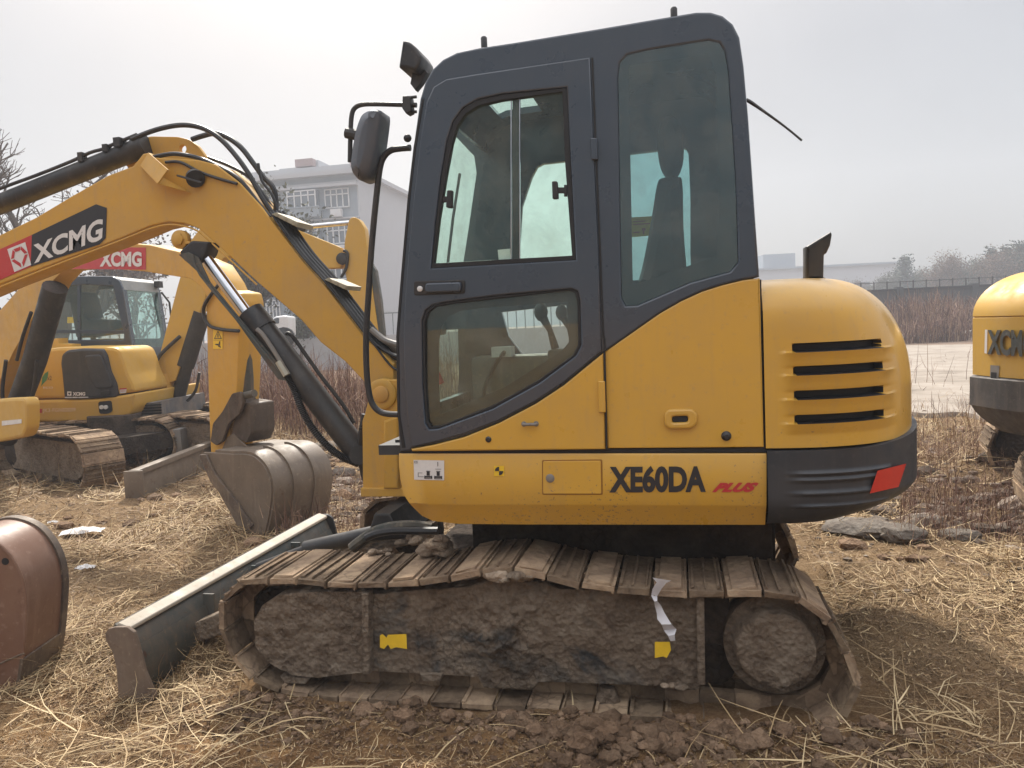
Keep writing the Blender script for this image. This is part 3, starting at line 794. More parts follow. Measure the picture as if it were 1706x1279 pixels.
rearw = F0.y([(1030, 130), (1033, 105), (1045, 92), (1080, 84), (1180, 68), (1198, 72), (1207, 86), (1213, 120), (1225, 300), (1229, 436), (1216, 452), (1150, 470), (1062, 508), (1043, 509), (1036, 495)], SY)
frame = mk('cab_frame', g_panel(full, SY-.004, SY+.05, holes=[door_up, door_lo, rearw], bev=.008), DRK, EXC)
# door skin, proud of the frame
dout = F0.y([(687, 744), (681, 700), (676, 640), (674, 560), (676, 500), (682, 420), (691, 330), (701, 240), (712, 172), (724, 146), (745, 133), (800, 124), (984, 97), (990, 250), (999, 450), (1003, 584), (985, 600), (940, 637), (893, 668), (832, 700), (775, 722), (724, 736)], SY)
door = mk('door', g_panel(dout, SY-.016, SY-.003, holes=[door_up, door_lo], bev=.006), DRK, EXC)
mk('door_skin', g_panel(dl, SY-.012, SY+.03, bev=.006), YEL, door)
# gaskets and panes
def ring(pts, w, y0, y1, mat, name, parent):
    P = np.array(pts); c = P.mean(0); q = [tuple(c+(p-c)*(1-w/np.linalg.norm(p-c))) for p in P]
    return mk(name, g_panel(pts, y0, y1, holes=[q], bev=.002), mat, parent)
ring(door_up, .022, SY-.010, SY+.02, GAS, 'window_gasket', door)
ring(door_lo, .012, SY-.010, SY+.02, GAS, 'window_gasket', door)
mk('window_pane', g_panel(door_up, SY+.004, SY+.007, bev=.0005), GLS, door)
mk('window_pane', g_panel(door_lo, SY+.004, SY+.007, bev=.0005), GLSD, door)
mk('side_window', g_panel(rearw, SY-.004, SY-.0005, bev=.0005), GLSS, frame)
# inner blind of the lower door window: dark printed border with a clear middle
clear = F0.y([(733, 690), (730, 640), (730, 570), (735, 543), (745, 528), (765, 518), (800, 513), (945, 502), (947, 570), (935, 585), (840, 645)], SY)
mk('dark_border', g_panel(door_lo, SY+.010, SY+.012, holes=[clear], bev=.0005), GAS, door)
rclr = F0.y([(1047, 108), (1180, 88), (1192, 120), (1198, 300), (1196, 425), (1120, 452), (1054, 475)], SY)
mk('dark_border', g_panel(rearw, SY+.010, SY+.012, holes=[rclr], bev=.0005), GAS, frame)
# vertical divider of the sliding door window + its latches
mk('window_divider', g_panel(F0.y([(853, 157), (864, 156), (864, 438), (853, 439)], SY), SY+.008, SY+.024, bev=.002), BLK, door)
mk('window_divider_edge', [g_panel(F0.y([(850.5, 158), (852, 158), (852, 438), (850.5, 438)], SY), SY+.002, SY+.012, bev=.0005), g_panel(F0.y([(865, 156), (866.3, 156), (866.3, 437), (865, 437)], SY), SY+.002, SY+.012, bev=.0005)], CHR, door)
for (cx_, cy_, s) in ((750, 332, 1), (925, 317, -1)):
    q = lambda a, b: (cx_+s*a, cy_+b)
    mk('window_latch', [g_panel(rnd_corners(F0.y([q(-4, -15), q(5, -15), q(4, 15), q(-6, 14)], SY), .006, 3), SY-.012, SY+.012, bev=.004),
                        g_panel(F0.y([q(-16, -5), q(-4, -5), q(-4, 5), q(-16, 5)], SY), SY-.006, SY+.006, bev=.003),
                        g_panel(F0.y([q(-20, -9), q(-15, -9), q(-15, 10), q(-20, 10)], SY), SY-.008, SY+.010, bev=.003)], BLK, door)
# door handle
hd = mk('door_handle', [g_panel(rnd_corners(F0.y([(692, 468), (777, 466), (777, 489), (692, 492)], SY), .012, 4), SY-.021, SY-.010, bev=.004)], BLK, door)
mk('grip', g_panel(rnd_corners(F0.y([(712, 472), (772, 470), (772, 486), (712, 488)], SY), .014, 4), SY-.034, SY-.016, bev=.006), DRK, hd)
kx = F0.hit(700, 481, 1, SY-.021)
mk('key_lock', g_lathe(kx, (0, -1, 0), [(0, .011), (.006, .011), (.008, .007)]), plain('lock_cap', (.7, .7, .7), .3), hd)
# door gap line + hinge
gap = F0.y([(1005.5, 560), (1006, 585), (1010, 748), (1012.5, 748), (1009, 585), (1008, 560)], SY)
mk('panel_gap', g_panel(gap, SY-.0145, SY-.002, bev=.0005), GAS, EXC)
gap2 = F0.y([(985.5, 97), (988.5, 97), (1007, 560), (1004, 560)], SY)
mk('panel_gap', g_panel(gap2, SY-.008, SY-.002, bev=.0005), GAS, EXC)
mk('panel_gap', g_panel(F0.y([(665, 751.5), (1277, 746), (1277, 754), (665, 756.5)], SY), SY+.008, SY+.03, bev=.0005), GAS, EXC)
fp = F0.y([(671, 745), (663, 690), (661, 560), (668, 470), (680, 330), (690, 245), (704, 165), (707, 166), (694, 245), (684, 330), (672, 470), (665, 560), (667, 690), (676, 745)], SY)
mk('pillar_groove', g_panel(fp, SY-.0075, SY-.002, bev=.0005), GAS, frame)
hp = F0.y([(997, 634), (1008.5, 634), (1010, 686), (998.5, 686)], SY)
mk('hinge', [g_panel(rnd_corners(hp, .004, 3), SY-.024, SY, bev=.004)], YEL, EXC)
mk('hinge', [g_panel(rnd_corners(F0.y([(985, 232), (996, 232), (997, 268), (986, 268)], SY), .004, 3), SY-.026, SY, bev=.004)], DRK, EXC)
# door stop knobs, latch pull, side latch
for (px_, py_, r_, m_) in ((815, 731, .012, BLK), (1210, 726, .014, BLK)):
    mk('rubber_stop', g_lathe(F0.hit(px_, py_, 1, SY), (0, -1, 0), [(-.01, r_*1.3), (.002, r_*1.3), (.004, r_), (.014, r_), (.018, r_*.6)]), m_, EXC)
c_ = F0.hit(883, 706, 1, SY-.012)
mk('tie_ring', [g_tube([c_+np.array([-.026, 0.01, 0]), c_+np.array([-.022, -.014, 0]), c_+np.array([.022, -.014, 0]), c_+np.array([.026, .01, 0])], .006, 8, 4),
                g_lathe(c_+np.array([-.024, 0.004, 0]), (0, -1, 0), [(0, .012), (.006, .010)]), g_lathe(c_+np.array([.024, .004, 0]), (0, -1, 0), [(0, .012), (.006, .010)])], STL, EXC)
lo_ = rnd_corners(F0.y([(1106, 690), (1113, 681), (1153, 680), (1162, 689), (1161, 705), (1152, 713), (1115, 714), (1107, 707)], SY), .01, 3)
li_ = rnd_corners(F0.y([(1120, 693), (1146, 692), (1146, 702), (1120, 703)], SY), .008, 3)
lt_ = mk('panel_latch', g_panel(lo_, SY-.018, SY+.002, holes=[li_], bev=.008), YEL, EXC)
mk('latch_tongue', g_panel(li_, SY-.010, SY-.002, bev=.002), GAS, lt_)
# ---- cab shell: roof, rear, far side, front ----------------------------------------------------
FY = 1.06
outl = F0.y(cabframe_pts, SY)
roofline = outl[9:]
zc = np.mean([p[1] for p in outl])
def shell(pts, y0, y1, th=.03):
    c = np.array([np.mean([p[0] for p in full]), np.mean([p[1] for p in full])])
    q = [tuple(np.array(p)-(np.array(p)-c)/np.linalg.norm(np.array(p)-c)*.006) for p in pts]
    return g_strip(q, y0, y1, -th)
hx0, hx1 = F0.hit(780, 165, 2, 2.42)[0], F0.hit(880, 180, 2, 2.46)[0]
i0 = 14
rl = roofline
parts_ = [shell(rl, SY+.045, SY+.17), shell(rl, FY-.17, FY)]
xs_ = [p[0] for p in rl]
def clip(pts, a, b):
    out = []
    X = [p[0] for p in pts]
    for i in range(len(pts)-1):
        p, q = pts[i], pts[i+1]
        lo, hi = max(a, p[0]), min(b, q[0])
        if hi <= lo: continue
        for x in (lo, hi):
            t = (x-p[0])/(q[0]-p[0]); pt = (x, p[1]+t*(q[1]-p[1]))
            if not out or abs(out[-1][0]-x) > 1e-5: out.append(pt)
    return out
hA, hB = hx0-.01, hx1+.02
mono = rl[:16]
parts_ += [shell(clip(mono, mono[0][0], hA), SY+.165, FY-.165), shell(clip(mono, hB, mono[-1][0]), SY+.165, FY-.165), shell(rl[15:], SY+.165, FY-.165)]
roof = mk('roof', parts_, DRK, EXC)
mk('roof_hatch', shell(clip(mono, hA-.01, hB+.01), SY+.17, FY-.17, .006), GLS, roof)
# far side wall with its openings
fo = F0.y([(866, 432), (872, 345), (888, 297), (897, 280), (907, 275), (1133, 249), (1143, 250), (1147, 258), (1150, 330), (1150, 425), (1152, 462), (1000, 470), (866, 470)], FY)
fl = F0.y([(737, 700), (733, 640), (733, 560), (738, 550), (766, 548), (768, 620), (764, 686)], FY)
fl2 = F0.y([(838, 520), (945, 508), (950, 570), (940, 590), (880, 600), (850, 560)], FY)
xf = [p for p in full]
apil = F0.y([(770, 470), (784, 380), (797, 290), (793, 262), (757, 224), (770, 200), (783, 178)], FY)
farout = [p for p in full if p[0] > apil[-1][0]]
farpoly = [q for q in F0.y([(735, 752), (731, 700), (725, 560), (740, 500)], FY)]+apil
tops = [p for p in outl[10:] if p[0] > apil[-1][0]+.03]
farpoly += [(p[0], p[1]-.012) for p in tops]+[(outl[-1][0], Z_SILL)]
mk('far_side_wall', g_panel(farpoly, FY-.04, FY, holes=[fo, fl, fl2], bev=.004), DRK, EXC)
mk('far_window', g_panel(fo, FY-.02, FY-.016, bev=.0005), GLS, EXC)
# windshield and front pillars
front = outl[2:11]
mk('windshield', g_strip([(p[0]+.012, p[1]) for p in front], SY+.05, FY-.02, -.006), GLS, EXC)
mk('front_header', shell(outl[9:13], SY+.045, FY), DRK, EXC)
mk('front_lower_panel', g_strip([(p[0]+.006, p[1]) for p in F0.y([(666, 752), (663, 720), (662, 690)], SY)], SY+.05, FY, -.03), DRK, EXC)
mk('wiper', g_tube([(front[3][0]-.01, .62, front[3][1]-.1), (front[5][0]-.015, .72, front[5][1]), (front[6][0]-.015, .75, front[6][1])], .007, 6), BLK, EXC)
# interior
mk('cab_floor', g_box((-.75, .56, Z_SILL+.01), (.95, .95, .04)), INT, EXC)
mk('rear_wall_trim', g_box((outl[-1][0]-.10, .56, 1.30), (.06, .92, .62)), INT, EXC)
ysn = .52
sb = cr_spline([(p[0], p[1]) for p in F0.y([(1062, 470), (1072, 430), (1085, 360), (1094, 305), (1103, 293), (1128, 291), (1137, 302), (1139, 380), (1146, 470)], ysn)], 4)
seat = mk('seat', g_panel([tuple(p) for p in sb], ysn-.0, ysn+.44, bev=.05), SEAT, EXC)
hr = [(F0.hit(1117, 238, 1, ysn+.1)[0]+.05*math.cos(a)*1.15, F0.hit(1117, 238, 1, ysn+.1)[2]+.125*math.sin(a)) for a in np.linspace(0, 2*math.pi, 24, endpoint=False)]
mk('headrest', g_panel(hr, ysn+.10, ysn+.34, bev=.03), SEAT, seat)
mk('headrest_post', g_cyl((hr[0][0]-.05, ysn+.2, hr[18][1]+.02), (hr[0][0]-.05, ysn+.2, hr[18][1]-.12), .008, 8), BLK, seat)
mk('seat_cushion', g_box((hr[0][0]-.28, ysn+.22, 1.32), (.48, .46, .13)), SEAT, seat, bevel=.04)
mk('seat_base', g_box((hr[0][0]-.25, ysn+.22, 1.13), (.38, .40, .22)), INT, seat, bevel=.02)
for yy in (.38, .96):
    mk('armrest_console', g_box((hr[0][0]-.42, yy, 1.30), (.34, .10, .16)), INT, EXC, bevel=.02)
    jx = hr[0][0]-.56
    mk('joystick', [g_tube([(jx, yy, 1.38), (jx-.02, yy, 1.46), (jx-.05, yy, 1.52)], [.018, .012, .02], 8), g_ico((jx-.055, yy, 1.54), .03, 2, 0, (1, 1, 1.4))], BLK, EXC)
mk('red_lever', g_tube([(-1.02, .34, 1.25), (-1.06, .34, 1.34), (-1.09, .34, 1.37)], [.014, .014, .02], 8), REDP, EXC)
mk('travel_lever', [g_tube([(-1.28, y, 1.0), (-1.26, y, 1.25), (-1.20, y, 1.42)], [.01, .01, .016], 8) for y in (.52, .62)], BLK, EXC)
mk('monitor', g_box((-1.22, .93, 1.52), (.05, .18, .13)), INT, EXC, bevel=.01)
ps = F0.y([(829, 416), (850, 414), (851, 434), (831, 435)], SY+.015)
mk('paper_note', g_panel(ps, SY+.015, SY+.017, bev=.0003), WHT, door)
wq = [(1052, 395), (1087, 392), (1086, 360), (1051, 362)]
ws = sticker('warning_sticker', wq, YELS, pl(F0, FY-.05), EXC)
mk('sticker_symbol', polys([R4(.1, .60, .9, .66), R4(.1, .75, .7, .8), R4(.55, .1, .62, .3), R4(.5, .28, .68, .42), R4(.1, .2, .4, .26)], wq, pl(F0, FY-.053)), REDP, ws, smooth=0)
mk('floor_mat', g_box((-.98, .56, Z_SILL+.035), (.40, .80, .012)), RUB, EXC)
mk('pedal', g_box((-1.10, .60, Z_SILL+.09), (.10, .07, .02)), STL, EXC); mk('pedal', g_box((-1.10, .74, Z_SILL+.09), (.10, .07, .02)), STL, EXC)
mk('side_console', g_box((-.72, .93, 1.20), (.62, .16, .28)), paint('console_grey', (.12, .12, .115), .6, .5), EXC, bevel=.03)
mk('cup_of_papers', g_box((-.86, .86, 1.36), (.10, .08, .05)), WHT, EXC)
mk('wiring', g_tube([(-.98, .9, 1.05), (-.95, .8, 1.18), (-.9, .85, 1.30), (-.84, .80, 1.36)], .010, 6, 4), RUB, EXC)
# ---- things on the cab: rails, mirror, lamp, bolts, aerial --------------------------------------
ry = SY+.02
mk('grab_rail', g_tube(F0.y3([(684, 246), (668, 247), (652, 250), (641, 259), (634, 275), (629, 310), (620, 400), (614, 490), (610, 560), (611, 620), (616, 660), (624, 678), (636, 687), (652, 690), (670, 690)], ry), .0125, 10, 4), BLK, EXC)
mb = mk('mirror_bracket', [g_tube(F0.y3([(694, 175), (670, 174), (625, 173), (603, 174), (591, 180), (586, 192), (584, 220), (583, 270)], ry), .0095, 10, 4),
      g_panel(rnd_corners(F0.y([(674, 162), (686, 162), (688, 188), (680, 192), (673, 182)], ry), .004, 3), ry-.025, ry+.025, bev=.004),
      g_tube(F0.y3([(676, 163), (694, 161)], ry), .006, 8), g_tube(F0.y3([(676, 185), (694, 186)], ry), .006, 8),
      g_tube(F0.y3([(577, 221), (600, 226)], ry-.01), .022, 10), g_tube(F0.y3([(596, 223), (614, 232)], ry-.01), .020, 10)], BLK, EXC)
mo = [(592, 291), (588, 280), (589, 262), (595, 225), (604, 198), (613, 188), (624, 184), (634, 185), (639, 190), (637, 215), (630, 262), (621, 291), (612, 300), (602, 301)]
mg = g_panel([tuple(p) for p in cr_spline(F0.y(mo, ry-.02), 4, True)], ry-.075, ry+.09, bev=.040)
mk('mirror', mg, paint('mirror_back', (.06, .075, .10), .40, .12, coat=.3), mb, smooth=60)
mk('clamp_knob', g_ico(F0.hit(679, 230, 1, ry), .016, 2, 0), BLK, EXC)
lm = mk('work_lamp', g_panel(rnd_corners(F0.y([(679, 74), (690, 77), (702, 87), (711, 101), (708, 116), (700, 126), (687, 121), (672, 120)], .2), .01, 3), .14, .30, bev=.012), BLK, EXC)
mk('lamp_bracket', g_panel(F0.y([(690, 120), (706, 112), (714, 122), (704, 140), (694, 152), (686, 141)], .22), .20, .24, bev=.003), BLK, lm)
for (px_, y0_, y1_) in ((807, 61, 82), (1123, 12, 32)):
    p = F0.hit(px_, y1_, 1, .12); q = F0.hit(px_, y0_, 1, .12)
    mk('roof_bolt', g_lathe(p-np.array([0, 0, .01]), (0, 0, 1), [(0, .016), (.012, .016), (.014, .0125), (q[2]-p[2]+.005, .0125), (q[2]-p[2]+.01, .009)], 12), BLK, EXC)
mk('aerial', g_tube(F0.y3([(1243, 166), (1252, 171), (1275, 187), (1308, 211), (1336, 234)], .15), [.007, .007, .005, .004, .004], 6, 3), BLK, EXC)

# ---- boom swing post -----------------------------------------------------------------------------
BY = .86                                       # near face of the boom
post = F0.y([(607, 825), (606, 700), (610, 690), (622, 640), (632, 632), (668, 632), (668, 825)], BY-.04)
mk('swing_post', [g_panel(rnd_corners(post, .008, 3), BY-.06, BY-.02, bev=.005), g_panel(rnd_corners(post, .008, 3), BY+.26, BY+.30, bev=.005),
    g_panel(F0.y([(603, 812), (690, 812), (690, 826), (603, 826)], BY-.06), BY-.08, BY+.34, bev=.005),
    g_panel(F0.y([(642, 700), (668, 690), (668, 812), (642, 812)], BY-.06), BY-.09, BY-.05, bev=.012),
    g_panel(F0.y([(580, 748), (590, 741), (612, 741), (612, 775), (598, 760), (585, 765)], BY-.03), BY+.02, BY+.22, bev=.008)], YELD, EXC)
pc = F0.hit(638, 656, 1, BY-.05)
mk('pivot_pin', [g_lathe(pc+np.array([0, .03, 0]), (0, -1, 0), [(0, .078), (.05, .078), (.055, .070), (.056, .052)], 28)], YELD, EXC)
mk('pin_cap', [g_lathe(pc+np.array([0, -.02, 0]), (0, -1, 0), [(0, .042), (.012, .042), (.016, .036)], 24), g_box(pc+np.array([.05, .01, .05]), (.02, .03, .02))], paint('pin_cap_paint', (.60, .30, .04), .5, .5), EXC)
# ---- boom -----------------------------------------------------------------------------------------
bo_top = [(-330, 560), (-200, 492), (0, 391), (60, 362), (120, 326), (180, 292), (222, 276), (238, 256), (248, 254), (256, 262), (330, 266), (360, 274), (400, 305), (436, 345), (462, 380), (502, 432), (543, 478), (575, 520), (607, 562), (640, 590), (656, 606)]
bo_bot = [(655, 690), (640, 672), (622, 652), (607, 636), (575, 602), (534, 570), (502, 533), (428, 469), (380, 424), (352, 399), (330, 380), (308, 372), (280, 369), (250, 376), (200, 397), (112, 430), (0, 473), (-200, 560), (-320, 620)]
boom = mk('boom', g_panel(F0.y(bo_top+bo_bot, BY), BY, BY+.20, bev=.006), YELD, EXC)
# raised web along the lower side and weld strip
mk('weld_bead', g_tube(F0.y3([(0, 478), (112, 434), (200, 401), (250, 381), (282, 374), (308, 377), (330, 385), (352, 404), (428, 474)], BY-.001), .005, 6, 3), YELD, boom)
fs = F0.y([(196, 262), (225, 235), (256, 228), (300, 229), (318, 233), (333, 244), (352, 270), (330, 300), (230, 290)], BY+.15)
fh = F0.hit(308, 249, 1, BY+.15)
hole = [(fh[0]+.022*math.cos(a), fh[2]+.022*math.sin(a)) for a in np.linspace(0, 2*math.pi, 16, endpoint=False)]
mk('cylinder_bracket', [g_panel(rnd_corners(fs, .01, 3), BY+.13, BY+.16, holes=[hole], bev=.003), g_panel(rnd_corners(fs, .01, 3), BY+.03, BY+.05, holes=[hole], bev=.003)][0:1], YELD, boom)
# box bracket on the knee (open step plate)
kb = [F0.hit(247, 254, 1, BY-.01), F0.hit(279, 282, 1, BY-.11), F0.hit(262, 306, 1, BY-.11), F0.hit(233, 276, 1, BY-.01)]
def slab(P, th):
    P = [np.array(p) for p in P]; n = np.cross(P[1]-P[0], P[2]-P[0]); n /= np.linalg.norm(n)
    m = len(P); V = P+[p+n*th for p in P]
    return np.array(V), [tuple(range(m))[::-1], tuple(range(m, 2*m))]+[(i, (i+1) % m, m+(i+1) % m, m+i) for i in range(m)]
mk('step_plate', [slab(kb, .008), slab([kb[1], F0.hit(330, 262, 1, BY-.01), F0.hit(318, 300, 1, BY-.01), kb[2]], .006) if False else slab([kb[3], kb[2], F0.hit(318, 322, 1, BY-.004), F0.hit(250, 290, 1, BY-.004)], .005)], YELD, boom)
# boom cylinder lug pin
bp = F0.hit(301, 399, 1, BY)
mk('boom_pin', [g_lathe(bp, (0, -1, 0), [(-.02, .050), (.012, .050), (.016, .044)], 24), g_lathe(bp+np.array([0, -.016, 0]), (0, -1, 0), [(0, .034), (.014, .034), (.017, .028)], 6), g_box(bp+np.array([.055, -.012, -.02]), (.03, .02, .014))], YELD, boom)
# lettering plate on the boom
HB, HB2, HB3 = pl(F0, BY-.003), pl(F0, BY-.005), pl(F0, BY-.007)
unit = lambda pts, mat, name, hit, par: mk(name, (np.array([hit(a, b) for a, b in pts]), [tuple(range(len(pts)))]), mat, par, smooth=0)
d1 = unit([(51, 444), (166, 407), (176, 396), (178, 346), (160, 340), (53, 391)], BLKP, 'black_decal', HB, boom)
d2 = unit([(-60, 492), (51, 444), (53, 391), (-60, 442)], paint('red_decal_paint', (.50, .045, .045), .5, .2), 'red_decal', HB, boom)
q = [(57, 439), (170, 399), (172, 362), (55, 408)]
print_text('boom_lettering', 'XCMG', q, HB2, WHT, d1, bold=.032, spacing=1.0)
eq = [(24, 453), (52, 441), (42, 403), (12, 415)]
em = mk('emblem_plate', polys([R4(0, 0, 1, 1)], eq, HB2), WHT, d2, smooth=0)
tri = lambda s, cy_: [(.5, cy_-s*.95), (.5+s*.95, cy_+s*.6), (.5-s*.95, cy_+s*.6)]
mk('emblem_mark', polys([[(.30, .90), (.70, .90), (.62, .76), (.38, .76)], [(.74, .90), (.97, .55), (.80, .55), (.66, .78)], [(.97, .48), (.56, .06), (.54, .24), (.80, .50)], [(.44, .06), (.03, .48), (.20, .50), (.46, .24)], [(.03, .55), (.26, .90), (.34, .78), (.20, .55)]], eq, HB3), REDP, em, smooth=0)
# arm cylinder above the boom
cy1, cy2 = F0.hit(-380, 492, 1, BY+.10), F0.hit(243, 243, 1, BY+.10)
ax = (cy2-cy1)/np.linalg.norm(cy2-cy1)
ac = mk('arm_cylinder', [g_tube([cy1, cy1+(cy2-cy1)*.985], .056, 20), g_tube([cy2-ax*.06, cy2+ax*.01], .062, 20)], BLK, EXC)
mk('cylinder_pipe', [g_tube(F0.y3([(-100, 354), (0, 314), (60, 292), (120, 268), (150, 254), (172, 248), (182, 243), (228, 224)], BY+.06), .010, 8, 3),
                     g_box(F0.hit(137, 262, 1, BY+.06), (.03, .04, .05)), g_box(F0.hit(178, 247, 1, BY+.06), (.03, .04, .04)), g_box(F0.hit(200, 238, 1, BY+.06), (.04, .06, .05))], BLK, ac)
# hoses
def hose(pts, y, r, name='hydraulic_hose', mat=RUB, parent=EXC, n=8):
    return mk(name, g_tube(F0.y3(pts, y), r, n, 5), mat, parent)
hose([(220, 232), (248, 220), (280, 211), (310, 208), (340, 214), (368, 232), (395, 262), (416, 292), (436, 328), (452, 352)], BY+.05, .014)
hose([(320, 232), (338, 226), (358, 222), (378, 228), (402, 246), (425, 276), (438, 294), (455, 312), (460, 335), (459, 360)], BY+.12, .015)
hose([(254, 262), (290, 256), (330, 263), (365, 278), (400, 300), (430, 338), (450, 362)], BY+.02, .012)
hose([(276, 270), (300, 270), (330, 285), (360, 296), (395, 306)], BY-.012, .008)
hose([(345, 262), (380, 275), (415, 295), (440, 325), (456, 350)], BY+.16, .010)
hose([(430, 272), (436, 300), (452, 322), (461, 345), (462, 362)], BY+.08, .008)
for i, (dx, y, r_) in enumerate(((3, BY+.01, .011), (9, BY+.05, .012), (15, BY+.09, .011), (21, BY+.13, .010), (-1, BY-.004, .006))):
    hose([(450+dx, 352), (466+dx, 374), (502+dx, 424), (543+dx, 470), (575+dx, 511), (607+dx, 553), (625+dx, 574), (655+dx*.6, 592+i*5), (690, 600+i*6)], y, r_)
for q_ in ([(454, 357), (462, 354), (498, 370), (495, 378)], [(542, 466), (550, 463), (581, 476), (578, 483)]):
    mk('hose_clamp', [g_panel(F0.y(q_, BY), BY-.012, BY+.17, bev=.004)]+[g_cyl(F0.hit(q_[0][0]+(q_[3][0]-q_[0][0])*t_, q_[0][1]+(q_[3][1]-q_[0][1])*t_-3, 1, BY-.022), F0.hit(q_[0][0]+(q_[3][0]-q_[0][0])*t_, q_[0][1]+(q_[3][1]-q_[0][1])*t_-3, 1, BY), .011, 6) for t_ in (.15, .5, .85)], paint('clamp_steel', (.40, .37, .28), .5, .5), boom, bevel=0)
for i in range(4):
    hose([(618+i*5, 548+i*4), (640+i*5, 566+i*4), (668, 575+i*9)], BY+.02+i*.04, .016, 'hose_fitting', STL)
# work lamp with its cage under the boom knee
wl = F0.hit(318, 290, 1, BY-.03)
mk('boom_lamp', [g_lathe(wl+np.array([0, .02, 0]), (.6, -.6, -.5), [(0, .03), (.03, .045), (.06, .048), (.062, .03)], 16), g_tube([wl+np.array([-.08, 0, -.0]), wl+np.array([-.02, -.05, -.02]), wl+np.array([.09, -.05, -.06])], .006, 6)], BLK, EXC)
# ---- boom cylinder and its guard ------------------------------------------------------------------
cyl = lambda a, b, y: F0.hit(a, b, 1, y)
yb = BY+.02
mk('cylinder_rod', g_tube([cyl(330, 412, yb), cyl(437, 558, yb)], .033, 24), CHR, EXC)
mk('rod_eye', g_panel(rnd_corners(F0.y([(328, 402), (358, 404), (352, 424), (340, 440), (316, 436), (308, 420)], yb), .01, 3), yb-.05, yb+.06, bev=.01), BLK, EXC)
bc = mk('boom_cylinder', [g_tube([cyl(417, 520, yb), cyl(596, 752, yb)], .066, 28), g_tube([cyl(417, 520, yb), cyl(440, 549, yb)], .072, 28), g_tube([cyl(590, 744, yb), cyl(604, 762, yb)], .05, 20)], BLK, EXC)
gd = F0.y([(298, 424), (314, 420), (330, 428), (350, 470), (412, 545), (482, 625), (478, 634), (464, 632), (455, 620), (398, 540), (340, 462)], yb-.07)
mk('cylinder_guard', [g_panel(gd, yb-.075, yb-.062, bev=.003), g_tube(F0.y3([(322, 424), (334, 458), (420, 562), (474, 628)], yb-.078), .007, 6, 3)], GRN, bc)
hose([(428, 548), (440, 560), (466, 600), (478, 622)], yb-.08, .012, 'cylinder_line', STL, bc)
mk('line_fitting', [g_tube([cyl(464, 602, yb-.08), cyl(478, 625, yb-.08)], .019, 6)], paint('fitting_steel', (.42, .41, .34), .4, .3), bc)
hs = cr_spline([cyl(a, b, yb-.06) for a, b in ((478, 625), (490, 648), (503, 682), (520, 712), (545, 742), (572, 762), (598, 772))], 22)
rad = [.017+.004*(i % 2) for i in range(len(hs))]
mk('ribbed_hose', g_tube(hs, rad, 10), RUB, EXC)
hose([(477, 556), (488, 561), (530, 620), (570, 672), (590, 705)], yb+.07, .011, 'cylinder_line', BLK, bc)
mk('cylinder_foot', g_tube([cyl(598, 758, yb-.07), cyl(598, 758, yb+.09)], .05, 16), BLK, EXC)
hose([(608, 690), (600, 740), (606, 790), (612, 800)], yb-.03, .018, 'post_hose', RUB)
# off-picture stick, so the boom ends somewhere
tip = F0.hit(-325, 590, 1, BY+.1)
mk('stick', g_panel([(tip[0]-.10, tip[2]+.35), (tip[0]+.10, tip[2]+.25), (tip[0]+.10, tip[2]-.1), (tip[0]-.25, tip[2]-.95), (tip[0]-.36, tip[2]-.92), (tip[0]-.22, tip[2])], BY+.0, BY+.2, bev=.006), YELD, EXC)

# ---- tracks -----------------------------------------------------------------------------------------
def resample(P, step):
    P = np.array(P); Q = np.vstack([P, P[:1]]); d = np.linalg.norm(np.diff(Q, axis=0), axis=1); s = np.concatenate([[0], np.cumsum(d)])
    n = int(round(s[-1]/step)); t = np.linspace(0, s[-1], n, endpoint=False)
    return np.stack([np.interp(t, s, Q[:, 0]), np.interp(t, s, Q[:, 1])], 1), s[-1]/n
def track_belt(path, y0, w, pitch, seed=0, detail=True):
    P, st_ = resample(path, pitch); n = len(P); G = []; rn = []; g = np.random.default_rng(seed)
    c = P.mean(0)
    for i in range(n):
        a, b = P[i], P[(i+1) % n]; t = (b-a)/np.linalg.norm(b-a); nn = np.array([t[1], -t[0]])
        if np.dot(nn, (a+b)/2-c) < 0: nn = -nn
        m = (a+b)/2; L = np.linalg.norm(b-a)
        jy = g.uniform(-.004, .004)
        def bx(s0, s1, n0, n1, ya, yb_):
            v = []
            for yy in (ya, yb_):
                for (s_, q_) in ((s0, n0), (s1, n0), (s1, n1), (s0, n1)):
                    p = m+t*s_+nn*q_; v.append((p[0], yy, p[1]))
            return np.array(v), [(0, 1, 2, 3), (7, 6, 5, 4), (0, 4, 5, 1), (1, 5, 6, 2), (2, 6, 7, 3), (3, 7, 4, 0)]
        r_ = g.random(); tone = .80+.2*r_ if i % 2 else .0+.35*r_
        sh = [bx(-L*.45, L*.46, -.020, 0, y0+jy, y0+w+jy)]
        # cut corner lip at the shoe end
        if detail:
            if i % 2: sh += [bx(-L*.30, L*.34, 0, .010, y0+.012+jy, y0+w-.01)]
            else: sh += [bx(s_, s_+L*.07, 0, .011, y0+.02+jy, y0+w-.02) for s_ in (-L*.40, -L*.05, L*.32)]
            sh += [bx(L*.39, L*.47, -.028, .004, y0+.004+jy, y0+w-.004)]
        sh += [bx(-L*.5, L*.5, -.075, -.012, y0+w*.5-.06, y0+w*.5-.03), bx(-L*.5, L*.5, -.075, -.012, y0+w*.5+.03, y0+w*.5+.06)]
        for s_ in sh:
            s_[0][:] += g.normal(0, .0020, s_[0].shape)
        G += sh; rn += [tone]*len(sh)
    return G, rn
